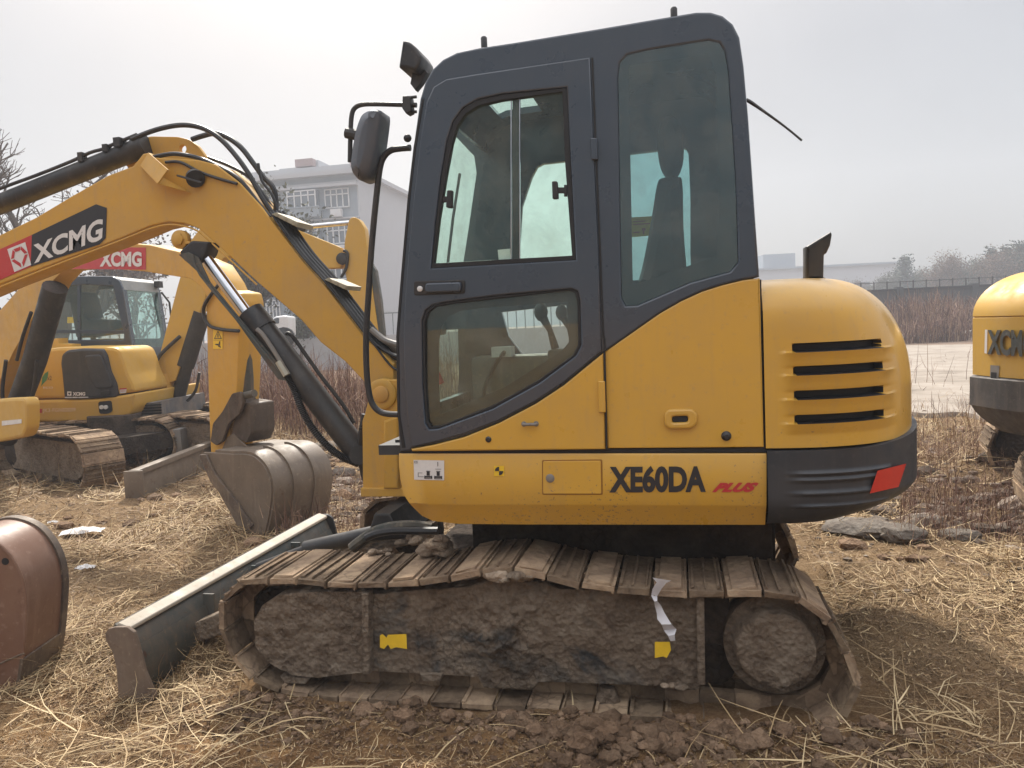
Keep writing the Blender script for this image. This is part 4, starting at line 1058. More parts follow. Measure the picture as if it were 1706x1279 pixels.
tp = [(398, 968), (440, 964), (500, 965), (560, 972), (640, 971), (700, 966), (770, 957), (815, 945), (850, 945), (900, 955), (960, 970), (1040, 981), (1150, 986), (1250, 985), (1310, 983), (1348, 1000), (1382, 1026), (1404, 1066), (1428, 1112), (1436, 1146), (1424, 1180), (1396, 1208), (1345, 1226), (1250, 1218), (1150, 1208), (1050, 1199), (870, 1186), (700, 1176), (560, 1168), (480, 1160), (415, 1132), (378, 1085), (362, 1035), (368, 992)]
tpx = [(p[0], p[1]+0.0) for p in F0.y(tp, 0.0)]
for yi, (y0, w) in enumerate(((0.0, .40), (1.50, .40))):
    pth = tpx if yi == 0 else [(p[0], p[1]) for p in tpx]
    G, rn = track_belt(pth, y0, w, .135, 5+yi)
    tb = mk('track', G, MUDT, EXC, smooth=0, rnds=rn)
    # idler, sprocket, rollers
    sc1 = F0.hit(1292, 1080, 1, .06); ic = F0.hit(470, 1055, 1, .06)
    yy = y0+w*.5
    mk('idler_wheel', g_lathe((ic[0], yy+.06, ic[2]), (0, -1, 0), [(0, .10), (.01, .20), (.11, .20), (.12, .10)], 28), DARKM, tb)
    for k in range(6):
        x = ic[0]+.28+(sc1[0]-ic[0]-.5)*k/5
        mk('track_roller', g_lathe((x, yy+.06, .13), (0, -1, 0), [(0, .06), (.01, .08), (.11, .08), (.12, .06)], 20), DARKM, tb)
def mud_surface(poly, y, amp, scale, seed, step=.012, th=.10, inset=.0):
    """plate with an uneven crust of dried mud: dense grid clipped to an outline, edges turned back"""
    P = np.array(poly); mn, mx = P.min(0), P.max(0)
    bm = bmesh.new(); vs = [bm.verts.new((p[0], 0, p[1])) for p in P]; f = bm.faces.new(vs)
    for ax_ in (0, 1):
        k = mn[ax_]+step
        while k < mx[ax_]:
            co = (k, 0, 0) if ax_ == 0 else (0, 0, k); no = (1, 0, 0) if ax_ == 0 else (0, 0, 1)
            bmesh.ops.bisect_plane(bm, geom=bm.verts[:]+bm.edges[:]+bm.faces[:], plane_co=co, plane_no=no); k += step
    bnd = {v for e_ in bm.edges if len(e_.link_faces) == 1 for v in e_.verts}
    bl = [e_ for e_ in bm.edges if len(e_.link_faces) == 1]
    co = np.array([v.co[:] for v in bm.verts])
    d = fbm(co[:, 0]*scale, co[:, 2]*scale, seed*3.1, 5, seed, .66)
    d2 = fbm(co[:, 0]*scale*.25, co[:, 2]*scale*.25, seed*1.7, 3, seed+9)
    disp = amp*(d*.70+d2*.35)+(amp*1.2 if callable(inset) else 0)*0
    if callable(inset): disp = disp*inset(co[:, 0], co[:, 2])[0]+inset(co[:, 0], co[:, 2])[1]
    for i, v in enumerate(bm.verts): v.co.y = y-disp[i]*(0.35 if v in bnd else 1)
    r = bmesh.ops.extrude_edge_only(bm, edges=bl)
    for v in [q_ for q_ in r['geom'] if isinstance(q_, bmesh.types.BMVert)]: v.co.y = y+th
    bm.verts.ensure_lookup_table(); bm.verts.index_update()
    out = (np.array([v.co[:] for v in bm.verts]), [tuple(v.index for v in fc.verts) for fc in bm.faces]); bm.free(); return out
tf1 = F0.y([(425, 1032), (440, 1006), (466, 990), (500, 985), (610, 984), (613, 1118), (560, 1123), (530, 1127), (490, 1123), (452, 1104), (428, 1075)], .03)
cf = F0.hit(850, 1050, 1, .06)
def clump(x, z):
    g1 = np.exp(-((x-cf[0])/.15)**2-((z-cf[2]+.02)/.20)**2)
    g2 = np.exp(-((x-cf[0]-.55)/.10)**2-((z-cf[2]+.12)/.10)**2)*.6
    return .45+1.3*g1+.5*g2, .055*g1+.02*g2
tf2 = F0.y([(612, 990), (780, 978), (830, 958), (880, 962), (930, 982), (1168, 988), (1173, 1000), (1174, 1136), (1160, 1150), (1120, 1152), (1096, 1143), (900, 1136), (886, 1150), (806, 1146), (796, 1128), (614, 1118)], .05)
frm = mk('track_frame', [mud_surface(tf2, .055, .019, 20, 3, .009, .12, clump)], MUDF, EXC, smooth=60)
mk('idler_guard', [mud_surface(tf1, .018, .016, 24, 5, .009, .14)], MUD, EXC, smooth=60)
for g_ in ([g_panel(F0.y([(1160, 992), (1173, 992), (1175, 1138), (1162, 1138)], .04), .02, .08, bev=.006), g_panel(F0.y([(606, 984), (617, 984), (619, 1119), (608, 1119)], .03), .004, .06, bev=.005),
    g_panel(F0.y([(700, 1120), (738, 1121), (734, 1134), (706, 1133)], .05), .04, .10, bev=.004),
    g_panel(F0.y([(470, 1123), (520, 1126), (512, 1136), (478, 1135)], .05), .03, .12, bev=.004)]): mk('frame_edge', g_, MUD, frm)
sr = [(sc1[0]+.185*math.cos(a), sc1[2]+.185*math.sin(a)*1.05) for a in np.linspace(0, 2*math.pi, 40, endpoint=False)]
def dome(x, z):
    q = 1-((x-sc1[0])**2+(z-sc1[2])**2)/.17**2; e_ = np.clip((q-.20)/.12, 0, 1)
    return .6+0*x, .012*np.clip(q, 0, 1)+.060*e_*e_*(3-2*e_)
mk('drive_sprocket', mud_surface(sr, .10, .016, 30, 8, .009, .12, dome), MUD, EXC, smooth=60)
mk('undercarriage', [g_box((-.30, .95, .53), (1.30, 1.0, .36)), g_box((-.62, .95, .36), (1.1, .9, .22)), g_lathe((-.55, .95, .42), (0, 0, 1), [(0, .42), (.16, .42), (.17, .36), (Z_BOT-.40, .36)], 40),  # first box added in a dark tone to block light under the body
    g_box((-.62, .24, .30), (1.55, .16, .26)), g_box((-.62, 1.70, .30), (1.55, .16, .26)), g_box((.33, .95, .50), (.12, .5, .3))], DARKM, EXC, bevel=.01)
# stickers on the frame
HF = lambda a, b: F0.hit(a, b, 1, .032)
mk('frame_sticker', polys([[(0, .1), (.15, 0), (.3, .3), (.4, 0), (.6, .12), (1, 0), (1, 1), (.3, .95), (.25, .75), (.1, 1), (0, .9)]], [(633, 1081), (678, 1081), (677, 1056), (633, 1056)], HF), YELS, frm, smooth=0)
mk('frame_sticker', polys([[(0, 0), (.5, .1), (.7, 0), (1, .5), (.95, 1), (0, 1)]], [(1091, 1096), (1119, 1096), (1117, 1069), (1091, 1069)], lambda a, b: F0.hit(a, b, 1, .026)), YELS, frm, smooth=0)
# mud lumps on the track tops and under the front
lum = []
for (px_, py_, y_, r_, n_) in ((735, 905, .30, .055, 14), (640, 918, .36, .03, 6), (690, 900, .42, .04, 8), (1130, 1140, .05, .03, 4), (850, 955, .03, .05, 10)):
    c0 = F0.hit(px_, py_, 1, y_)
    lum = []
    for k in range(n_):
        lum.append(g_ico(c0+rng.normal(0, r_*.6, 3)*np.array([1.4, 1, .4]), r_*rng.uniform(.3, .8), 2, .22, (1.2, 1, .6), k))
    mk('mud_lump', lum, MUD, EXC, smooth=60)
# hoses lying between body and blade
hose([(720, 878), (690, 874), (655, 876), (625, 884), (600, 900), (585, 912)], .50, .022, 'travel_hose', paint('dusty_hose', (.05, .055, .05), .6, .6))
hose([(730, 884), (700, 884), (660, 884), (630, 888), (610, 896)], .42, .018, 'travel_hose', RUB)
hose([(700, 872), (660, 870), (640, 880), (590, 916)], .75, .02, 'travel_hose', RUB)
mk('front_guard', [g_panel(F0.y([(655, 835), (680, 835), (700, 875), (640, 880)], .8), .55, 1.3, bev=.01)], BLK, EXC)
# ---- dozer blade ------------------------------------------------------------------------------------
bend = F0.y([(178, 1053), (183, 1046), (195, 1043), (214, 1043), (226, 1052), (233, 1075), (244, 1118), (262, 1160), (256, 1168), (200, 1186), (196, 1176), (199, 1150), (197, 1115), (190, 1085), (179, 1066)], -.02)
bf = np.array(bend); bxm = bf[:, 0].mean()
tl = np.array(F0.hit(215, 1046, 1, -.02)); 
blade = mk('blade_end_plate', [g_panel(rnd_corners(bend, .004, 2), -.03, -.012, bev=.003)], paint('rust_brown_plate', (.13, .09, .065), .6, .8, (.25, .19, .14), rust=.6), EXC)
mk('blade_end_plate', [g_panel(rnd_corners(bend, .004, 2), 1.93, 1.95, bev=.003)], BLK, EXC)
zt_, zb_ = bf[:, 1].max(), bf[:, 1].min()
xr_ = tl[0]
mold = [(xr_-.085, zt_-.005), (xr_-.02, zt_-.05), (xr_+.01, zt_-.12), (xr_+.015, zt_-.20), (xr_-.02, zb_+.03), (xr_-.06, zb_+.0)]
mk('dozer_blade', [g_strip(mold, -.012, 1.93, .012), g_strip([(xr_+.012, zt_-.10), (xr_+.035, zt_-.16), (xr_+.020, zt_-.26), (xr_-.01, zb_+.03)], .0, 1.92, .01)], GRN, EXC)
mk('blade_top_edge', g_panel(rnd_corners([(xr_-.080, zt_-.008), (xr_-.06, zt_+.010), (xr_-.002, zt_-.008), (xr_-.002, zt_-.026), (xr_-.06, zt_-.026)], .006, 3), -.010, 1.928, bev=.003), PALE, EXC)
mk('blade_rib', [g_box((xr_+.04, y, zt_-.12), (.06, .012, .16)) for y in (.5, .95, 1.4)], GRN, EXC)
arms = []
for y in (.42, 1.42):
    p = [(xr_+.02, zt_-.15), (xr_+.34, zt_-.02), (xr_+.95, zt_+.10), (xr_+.95, zt_+.0), (xr_+.34, zt_-.14), (xr_+.02, zt_-.25)]
    arms.append(g_panel(p, y-.045, y+.045, bev=.006))
for a_ in arms: mk('blade_arm', a_, MUDF, EXC)
mk('blade_cylinder', [g_tube([(xr_+.05, .95, zt_-.05), (xr_+.35, .95, zt_+.06)], .025, 14), g_tube([(xr_+.35, .95, zt_+.06), (xr_+.8, .95, zt_+.16)], .045, 16)], BLK, EXC)
# torn white strip hanging over the track
ts = [(1087, 962, 1118, 967), (1094, 970, 1110, 971), (1087, 981, 1102, 981), (1085, 992, 1095, 993), (1090, 1002, 1095, 1001), (1091, 1010, 1101, 1008), (1094, 1020, 1106, 1019), (1095, 1031, 1112, 1029), (1102, 1040, 1119, 1040), (1106, 1050, 1127, 1048), (1113, 1059, 1124, 1057), (1117, 1068, 1125, 1067)]
V = []
for i, (a, b, c, d) in enumerate(ts):
    y = -.02-.01*math.sin(i*1.9)
    V += [F0.hit(a, b, 1, y), F0.hit((a+c)/2, (b+d)/2, 1, y-.012*(-1)**i), F0.hit(c, d, 1, y+.004)]
F = [(i*3+j, i*3+j+1, i*3+j+4, i*3+j+3) for i in range(len(ts)-1) for j in (0, 1)]
o = mk('torn_strip', (np.array(V), F), plain('white_plastic_film', (.66, .64, .66), .5), None, smooth=60)
tag(o, 'torn strip of white plastic hanging over the near track of the big excavator', 'plastic strip')
# ================================================================== OTHER MACHINES
def small_track(F_, par, x0, x1, y0, h, w=.42, seed=0, pitch=.15, sag=.02, mat=None, ztop=None):
    r = h/2; P = []
    for a in np.linspace(-90, 90, 9): P.append((x1-r+r*math.cos(R(a)), r+r*math.sin(R(a))))
    for t in np.linspace(.1, .9, 7): P.append((x1-r+(x0+r-(x1-r))*t, h-sag*math.sin(t*3.14*2)**2))
    for a in np.linspace(90, 270, 9): P.append((x0+r+r*math.cos(R(a)), r+r*math.sin(R(a))))
    G, rn = track_belt(P, y0, w, pitch, seed)
    o = mk('track', G, mat or MUDT, par, smooth=0, rnds=rn)
    mk('track_frame', [mud_surface(rnd_corners([(x0+.3, .12), (x1-.3, .12), (x1-.15, .2), (x1-.15, h-.16), (x1-.3, h-.09), (x0+.3, h-.09)], .05, 3), y0+.05, .010, 22, seed+3, .03, .25)], MUD, o, smooth=60)
    mk('idler_wheel', g_lathe((x1-r, y0+w*.6, r), (0, -1, 0), [(0, .1), (.02, r-.09), (.16, r-.09), (.19, .08)], 24), DARKM, o)
    mk('drive_sprocket', g_lathe((x0+r, y0+w*.6, r), (0, -1, 0), [(0, .1), (.02, r-.08), (.16, r-.08), (.22, .12)], 24), DARKM, o)
    return o
# ---- machine A: compact excavator behind, facing right ------------------------------------------------
FA = world_dir_frame(160, 9.3, R(-3), -.05)
EA = FA.empty('compact_excavator', 'yellow compact excavator with black engine cover and silver-edged cab, seen under the big boom', 'excavator')
base = FA.y([(-60, 672), (50, 667), (160, 664.5), (210, 657.5), (226, 655), (224, 676), (218, 690), (196, 698), (150, 703), (56, 703), (-60, 706)], 0)
mk('body_base', g_panel(rnd_corners(base, .03, 4), 0, 1.75, bev=.03), YELB, EA)
hoodA = FA.y([(-60, 592), (55, 583), (100, 578), (150, 577.5), (190, 578), (200, 583), (207, 600), (214, 622), (224, 642), (225.5, 653), (164, 662.5), (50, 665), (-60, 670)], .03)
hA_ = mk('engine_hood', g_panel(rnd_corners(hoodA, .04, 4), .03, .85, bev=.04), YELB, EA)
covA = FA.y([(103, 590), (112, 583), (138, 580), (172, 581), (178, 592), (184, 618), (194, 640), (196, 655), (194, 662), (107, 663.5), (104, 630), (101, 605)], .0)
cv = mk('engine_cover', g_panel(rnd_corners(covA, .03, 4), -.01, .82, bev=.03), DRKM, EA)
mk('cover_dish', g_panel(rnd_corners(FA.y([(140, 592), (168, 590), (176, 610), (186, 636), (188, 645), (160, 648), (150, 630)], -.02), .05, 4), -.035, .0, bev=.03), DRKM, cv)
mk('cover_grip', g_panel(rnd_corners(FA.y([(168, 652), (183, 650), (183, 658), (168, 659)], -.02), .01, 3), -.03, .0, bev=.005), GAS, cv)
HA = pl(FA, -.014)
print_text('cover_lettering', 'XCMG', [(121, 659), (142, 659), (142, 653), (121, 653)], HA, WHT, cv, bold=.05)
mk('cover_emblem', polys([R4(0, 0, 1, 1)], [(112, 659), (119, 659), (119, 652), (112, 652)], HA), WHT, cv, smooth=0)
mk('emblem_mark', polys([[(.5, .15), (.85, .7), (.15, .7)]], [(112, 659), (119, 659), (119, 652), (112, 652)], pl(FA, -.017)), BLKP, cv, smooth=0)
mk('cover_strip', polys([R4(0, 0, .3, 1), R4(.32, 0, .55, 1), R4(.58, 0, 1, .9)], [(108, 663), (147, 662.5), (147, 660.5), (108, 661)], HA), WHT, cv, smooth=0)
lfq = [(67, 644), (88, 644), (88, 618), (67, 618)]
mk('leaf_emblem', polys([[(.05, .0), (.12, .25), (.15, .6), (.35, .85), (.65, 1), (.62, .7), (.5, .4), (.25, .2)]], lfq, pl(FA, .026)), paint('leaf_green', (.04, .20, .08), .5), hA_, smooth=0)
print_text('emblem_lettering', 'x2', [(79, 633), (86, 633), (86, 626), (79, 626)], pl(FA, .026), BLKP, hA_)
print_text('emblem_small_print', 'ECO', [(72, 647), (88, 647), (88, 644), (72, 644)], pl(FA, .026), WHT, hA_)
print_text('plate_lettering', 'JK3-FGN02039', [(71, 688.5), (126, 687), (126, 679), (71, 680.5)], pl(FA, -.004), plain('plate_print', (.75, .55, .35), .5), EA, bold=.02)
mk('red_plate', polys([R4(0, 0, 1, 1)], [(55, 688), (70, 687.5), (70, 681), (55, 681.5)], pl(FA, -.004)), REDP, EA, smooth=0)
mk('lamp_recess', g_panel(rnd_corners(FA.y([(164, 669), (186, 667), (188, 685), (180, 689), (166, 689)], .0), .03, 4), -.01, .02, bev=.004), GAS, EA)
mk('front_lamp', [g_lathe(FA.hit(a, 678, 1, -.01), (0, -1, 0), [(0, .025), (.02, .025)], 12) for a in (170, 177)], WHT, EA)
mk('warning_label', polys([R4(0, 0, 1, 1)], [(200, 655), (210, 654), (211, 646), (199, 647)], pl(FA, .028)), WHT, hA_, smooth=0)
mk('label_print', polys([R4(0, .75, 1, 1), R4(.1, .5, .9, .55), R4(.1, .3, .9, .35)], [(200, 655), (210, 654), (211, 646), (199, 647)], pl(FA, .024)), REDP, hA_, smooth=0)
mk('front_step', g_panel(FA.y([(214, 675), (268, 668), (271, 697), (215, 700)], .28), .28, 1.5, bev=.01), paint('step_grille', (.11, .11, .115), .5, .5), EA)
mk('step_slats', [g_box(FA.hit(243, 675+k*4.6, 1, .27), (.40, .02, .018)) for k in range(5)], GAS, EA, smooth=0)
mk('top_bits', [g_lathe(FA.hit(78, 583, 1, .4), (0, 0, 1), [(0, .07), (.04, .07), (.05, .04), (.12, .04), (.13, .06), (.16, .05)], 14), g_panel(FA.y([(94, 580), (94, 564), (105, 563), (106, 572), (127, 573), (128, 579)], .5), .4, .6, bev=.005)], YELB, EA)
yc = .80
cabA = FA.y([(78, 602), (80, 500), (84, 475), (92, 465), (106, 461), (150, 459.5), (188, 460), (198, 466), (204, 482), (212, 530), (220, 580), (229, 640), (226, 652), (212, 652)], yc)
wA = FA.y([(88, 552), (88, 490), (93, 478), (140, 474), (188, 476), (193, 500), (206, 556), (206, 566), (88, 566)], yc)
cA = mk('cab_frame', g_panel(rnd_corners(cabA, .03, 3), yc, yc+.05, holes=[wA], bev=.01), DRK, EA)
mk('cab_frame', g_panel(rnd_corners([(p[0], p[1]) for p in cabA], .03, 3), yc+.95, yc+1.0, holes=[rnd_corners([(p[0]+.0, p[1]+.0) for p in wA], .03, 3)], bev=.01), DRK, EA)
mk('cab_glass', g_panel(wA, yc+.02, yc+.025, bev=.001), GLSD, cA)
mk('window_divider', [g_panel(FA.y([(128, 474), (133, 474), (133, 566), (128, 566)], yc), yc+.01, yc+.04, bev=.003), g_panel(FA.y([(86, 549), (206, 550), (207, 556), (86, 555)], yc), yc+.01, yc+.04, bev=.003)], DRK, cA)
top = [cabA[i] for i in range(1, 9)]
mk('roof', g_strip(top, yc+.05, yc+.95, -.05), paint('silver_roof_trim', (.20, .21, .21), .35, .3, (.4, .38, .34), coat=.3), EA)
xF = max(p[0] for p in cabA)
fr_ = [cabA[i] for i in range(7, 13)]
mk('front_glass', g_strip([fr_[1], fr_[2], fr_[3]], yc+.09, yc+.91, -.01), glassmat('windshield_glass', (.72, .88, .84), .15), EA)
mk('front_frame', [g_strip(fr_[1:5], yc+.05, yc+.10, -.05), g_strip(fr_[1:5], yc+.90, yc+.95, -.05), g_strip(fr_[3:6], yc+.05, yc+.95, -.05)], DRK, EA)
mk('front_lamp_cluster', [g_box((fr_[0][0]+.06, yc+.9, fr_[0][1]-.02), (.08, .1, .09)), g_tube([(fr_[1][0]+.03, yc+.95, fr_[1][1]), (fr_[1][0]+.12, yc+.98, fr_[1][1]-.15), (fr_[2][0]+.10, yc+.98, fr_[2][1]-.1)], .015, 6)], BLK, EA)
xs0 = FA.hit(150, 520, 1, yc+.5)
mk('seat', [g_panel(rnd_corners([(xs0[0]-.10, xs0[2]-.35), (xs0[0]-.15, xs0[2]+.25), (xs0[0]-.0, xs0[2]+.28), (xs0[0]+.08, xs0[2]-.1), (xs0[0]+.4, xs0[2]-.12), (xs0[0]+.4, xs0[2]-.3)], .04, 3), yc+.28, yc+.72, bev=.03)], SEAT, EA)
mk('warning_sticker', polys([R4(0, 0, 1, 1)], [(112, 538), (127, 538), (127, 528), (112, 528)], pl(FA, yc+.93)), YELS, EA, smooth=0)
# boom of A
yA = .95
bA = FA.y([(262, 630), (259, 618), (266, 590), (296, 475), (318, 400), (355, 352), (400, 340), (470, 372), (568, 412), (577, 432), (566, 446), (524, 447), (450, 432), (400, 420), (372, 430), (352, 460), (340, 500), (292, 634), (275, 640)], yA)
mk('boom', g_panel(bA, yA, yA+.2, bev=.01), YELB, EA)
mk('boom_pin', g_lathe(FA.hit(571, 431, 1, yA), (0, -1, 0), [(-.01, .08), (.03, .08), (.04, .05)], 16), BLK, EA)
stA = FA.y([(573, 440), (575, 400), (582, 366), (588, 361), (598, 364), (608, 380), (613, 420), (622, 490), (632, 560), (634, 600), (612, 605), (596, 560), (585, 500)], yA+.0)
mk('stick', g_panel(rnd_corners(stA, .03, 3), yA-.02, yA+.2, bev=.01), YELB, EA)
mk('stick_link', g_panel(rnd_corners(FA.y([(618, 437), (626, 450), (634, 500), (640, 560), (630, 566), (622, 500)], yA), .01, 3), yA, yA+.15, bev=.01), GRN, EA)
mk('arm_cylinder', [g_tube(FA.y3([(507, 378), (582, 371)], yA+.1), .032, 12)], CHR, EA)
mk('cylinder_barrel', [g_tube(FA.y3([(400, 386), (509, 378)], yA+.1), .06, 12)], BLK, EA)
mk('stick_hose', g_tube(FA.y3([(572, 417), (579, 422), (577, 445), (568, 462)], yA-.04), .02, 8, 4), RUB, EA)
mk('swing_post', [g_panel(FA.y([(232, 652), (256, 640), (262, 624), (276, 622), (280, 645), (286, 695), (278, 697), (268, 668), (226, 672)], yA-.06), yA-.08, yA+.28, bev=.015)], YELD, EA)
mk('pivot_pin', g_lathe(FA.hit(262, 632, 1, yA-.08), (0, -1, 0), [(0, .09), (.03, .09), (.04, .06)], 16), STL, EA)
mk('boom_cylinder', [g_tube(FA.y3([(312, 600), (290, 690)], yA+.1), .09, 12), g_tube(FA.y3([(336, 520), (308, 610)], yA+.1), .12, 12), g_tube(FA.y3([(300, 560), (268, 590), (256, 612)], yA-.05), .025, 8, 4), g_tube(FA.y3([(332, 620), (326, 650), (312, 668)], yA-.05), .02, 8, 4)], BLK, EA)
small_track(FA, EA, FA.hit(-40, 790, 1, .0)[0], FA.hit(300, 760, 1, 0)[0], -.08, .62, .42, 31, .11)
small_track(FA, EA, FA.hit(-40, 790, 1, .0)[0], FA.hit(300, 760, 1, 0)[0], 1.40, .62, .42, 32, .11)
mk('undercarriage', [g_box((-.3, .9, .42), (1.2, 1.1, .35)), g_lathe((-.4, .9, .5), (0, 0, 1), [(0, .4), (.4, .4)], 24)], DARKM, EA)
mk('dozer_blade', [g_box((FA.hit(322, 720, 1, .9)[0]+.25, .9, .28), (.10, 1.9, .38))], STL, EA, bevel=.01)
# ---- machine B: mostly beyond the left edge; its boom, stick and bucket reach in -----------------------
FB = Frame(at_depth(430, 5.6, 0), YAW-R(35))
EB = FB.empty('mid_excavator', 'yellow excavator entering from the left edge, holding its grey bucket down in the middle ground', 'excavator')
yB = .22
bbB = FB.y([(-75, 640), (-40, 560), (10, 505), (40, 470), (75, 425), (120, 405), (180, 402), (250, 408), (310, 422), (352, 440), (372, 470), (382, 492), (365, 500), (345, 494), (335, 478), (318, 464), (240, 452), (150, 444), (105, 450), (86, 470), (60, 520), (20, 590), (-30, 700), (-75, 720)], yB)
bmB = mk('boom', g_panel(bbB, yB, yB+.2, bev=.008), YELD, EB)
mk('red_decal', (on_quad([(0, 0), (1, 0), (1, 1), (0, 1)], [(60, 447), (243, 449), (243, 412), (60, 412)], pl(FB, yB-.003)), [(0, 1, 2, 3)]), REDP, bmB, smooth=0)
dq = (np.array([FB.hit(a, b_, 1, yB-.005) for a, b_ in ((60, 447), (178, 447), (216, 436), (222, 412), (60, 412))]), [(0, 1, 2, 3, 4)])
print_text('boom_lettering', 'XCMG', [(166, 444), (236, 444), (236, 419), (166, 419)], pl(FB, yB-.007), WHT, bmB, bold=.045, spacing=1.02)
mk('boom_cylinder', [g_tube(FB.y3([(92, 478), (58, 600), (10, 730)], yB-.02), .115, 16), g_tube(FB.y3([(64, 470), (96, 470)], yB+.1), .08, 12)], BLK, EB)
mk('cylinder_pipe', [g_tube(FB.y3([(52, 520), (38, 560), (28, 600)], yB-.14), .018, 8, 3), g_tube(FB.y3([(62, 600), (56, 650), (44, 690), (32, 730)], yB-.18), .02, 8, 3), g_tube(FB.y3([(10, 600), (4, 660), (20, 700), (6, 730)], yB-.16), .02, 8, 4)], RUB, EB)
bf_ = FB.y([(-60, 672), (0, 664), (40, 662), (44, 672), (44, 712), (38, 728), (0, 736), (-60, 742)], -.25)
mk('body_base', g_panel(rnd_corners(bf_, .04, 4), -.25, -.12, bev=.03), YELB, EB)
mk('name_strip', (on_quad([(0, 0), (1, 0), (1, 1), (0, 1)], [(3, 709), (36, 705), (36, 698), (3, 701)], pl(FB, -.254)), [(0, 1, 2, 3)]), WHT, EB, smooth=0)
# stick and bucket
sB = FB.y([(344, 500), (350, 488), (372, 482), (398, 488), (402, 505), (399, 560), (396, 640), (393, 700), (384, 745), (352, 756), (349, 690), (346, 580)], yB-.005)
stB = mk('stick', g_panel(rnd_corners(sB, .02, 3), yB-.01, yB+.21, bev=.01), YELD, EB)
mk('bucket_cylinder', [g_tube(FB.y3([(408, 552), (410, 668)], yB+.1), .062, 16), g_tube(FB.y3([(410, 660), (407, 700)], yB+.1), .04, 12), g_tube(FB.y3([(424, 655), (396, 662)], yB-.0), .03, 12)], GRN, EB)
for (q_, nm, mt) in (([(355, 566), (371, 566), (371, 548), (355, 548)], 'triangle_sticker', YELS), ([(355, 581), (371, 581), (371, 567), (355, 567)], 'warning_sticker', YELS)):
    s_ = sticker(nm, q_, mt, pl(FB, yB-.014), stB)
    mk('sticker_symbol', polys([[(.1, .1), (.9, .1), (.9, .16), (.1, .16)], [(.1, .1), (.16, .1), (.53, .8), (.47, .8)], [(.9, .1), (.84, .1), (.47, .8), (.53, .8)], [(.46, .22), (.54, .22), (.54, .55), (.46, .55)]] if 'tri' in nm else [[(.2, .5), (.5, .4), (.6, .6), (.25, .6)], [(.55, .25), (.65, .25), (.75, .9), (.62, .9)], [(.5, .3), (.8, .15), (.82, .25), (.55, .4)]], q_, pl(FB, yB-.017)), BLKP, s_, smooth=0)
mk('stick_hose', [g_tube(FB.y3([(366, 472), (352, 490), (340, 510), (340, 528), (350, 543), (372, 549), (398, 551)], yB-.03), .014, 8, 4)], RUB, EB)
mk('bucket_link', [g_panel(rnd_corners(FB.y([(388, 655), (402, 652), (406, 672), (400, 690), (382, 705), (372, 735), (362, 742), (352, 735), (356, 705), (372, 685)], yB-.04), .02, 3), yB-.05, yB-.02, bev=.006),
    g_panel(rnd_corners(FB.y([(392, 668), (418, 672), (420, 720), (412, 738), (400, 730), (384, 735), (384, 700)], yB), .02, 3), yB-.01, yB+.22, bev=.006),
    g_cyl(FB.hit(425, 662, 1, yB+.24), FB.hit(400, 668, 1, yB-.04), .045, 14)], paint('muddy_link', (.075, .055, .042), .6, .6, (.18, .13, .09)), EB)
yk = 0.0; wk = .58
prof = [(336, 757), (357, 754), (385, 756), (413, 757), (430, 766), (444, 784), (452, 812), (450, 845), (443, 880), (434, 905), (420, 925), (412, 918), (396, 878), (374, 838), (352, 796)]
pb = [tuple(p) for p in cr_spline(FB.y(prof, yk), 3, True)]
bk = mk('bucket', [g_panel(pb, yk, yk+.02, bev=.004), g_panel(pb, yk+wk-.02, yk+wk, bev=.004),
     g_strip([tuple(p) for p in cr_spline(FB.y([(357, 754), (385, 756), (413, 757), (430, 766), (444, 784), (452, 812), (450, 845), (443, 880), (434, 905), (422, 924)], yk), 4)], yk+.01, yk+wk-.01, .02)], BKT, EB, smooth=50)
sh2 = cr_spline(FB.y([(405, 756), (414, 757), (430, 766), (444, 784), (452, 812), (450, 845), (443, 880), (434, 905)], yk), 4)
mk('wear_strip', [g_strip([tuple(np.array(p)+np.array([.006, .004])) for p in sh2], y, y+.014, .030) for y in (.18, .38)], BKT, bk, smooth=50)
hh = [FB.hit(477, 767, 1, .24), FB.hit(489, 764, 1, .34)]
mk('bolt_hole', [g_lathe(FB.hit(a, b_, 1, y)+np.array([-.03, -.0, .01]), (.75, 0, .65), [(0, .014), (.034, .014)], 10) for a, b_, y in ((476, 772, .22), (491, 768, .32))], GAS, bk)
mk('side_cutter', [g_panel(rnd_corners(FB.y([(335, 757), (346, 756), (362, 790), (396, 834), (424, 874), (416, 882), (390, 846), (354, 802)], yk), .01, 2), yk-.02, yk+.0, bev=.004)], paint('worn_cutter', (.10, .075, .06), .5, .7, rust=.5), bk)
mk('bucket_ear', [g_panel(rnd_corners(FB.y([(368, 752), (378, 728), (388, 722), (398, 732), (412, 745), (432, 758), (440, 764)], y), .006, 2), y, y+.018, bev=.003) for y in (yB-.02, yB+.20)], BKT, bk)
mk('teeth', [g_panel([(p[0], p[1]) for p in FB.y([(412, 905), (424, 905), (428, 922), (420, 935)], yk)], y, y+.06, bev=.006) for y in (.04, .26, .48)], STL, bk)
TB = Frame(at_depth(178, 7.25, -.03), YAW-R(38))
EB2 = bpy.data.objects.new('undercarriage', None); COL.objects.link(EB2); EB2.parent = EB
MB_ = Matrix.Translation(Vector(FB.O)) @ Matrix.Rotation(FB.h, 4, 'Z')
EB2.matrix_local = MB_.inverted() @ (Matrix.Translation(Vector(TB.O)) @ Matrix.Rotation(TB.h, 4, 'Z'))
small_track(TB, EB2, -3.0, -.66, 0, .60, .42, 41, .15)
small_track(TB, EB2, -3.0, -.66, 1.5, .60, .42, 42, .15)
mk('under_frame', [g_box((-1.95, 1.0, .33), (1.0, 1.2, .2)), g_lathe((-2.1, 1.0, .4), (0, 0, 1), [(0, .3), (.25, .3)], 24)], DARKM, EB2)
bl1, bl2 = TB.c*0, 0
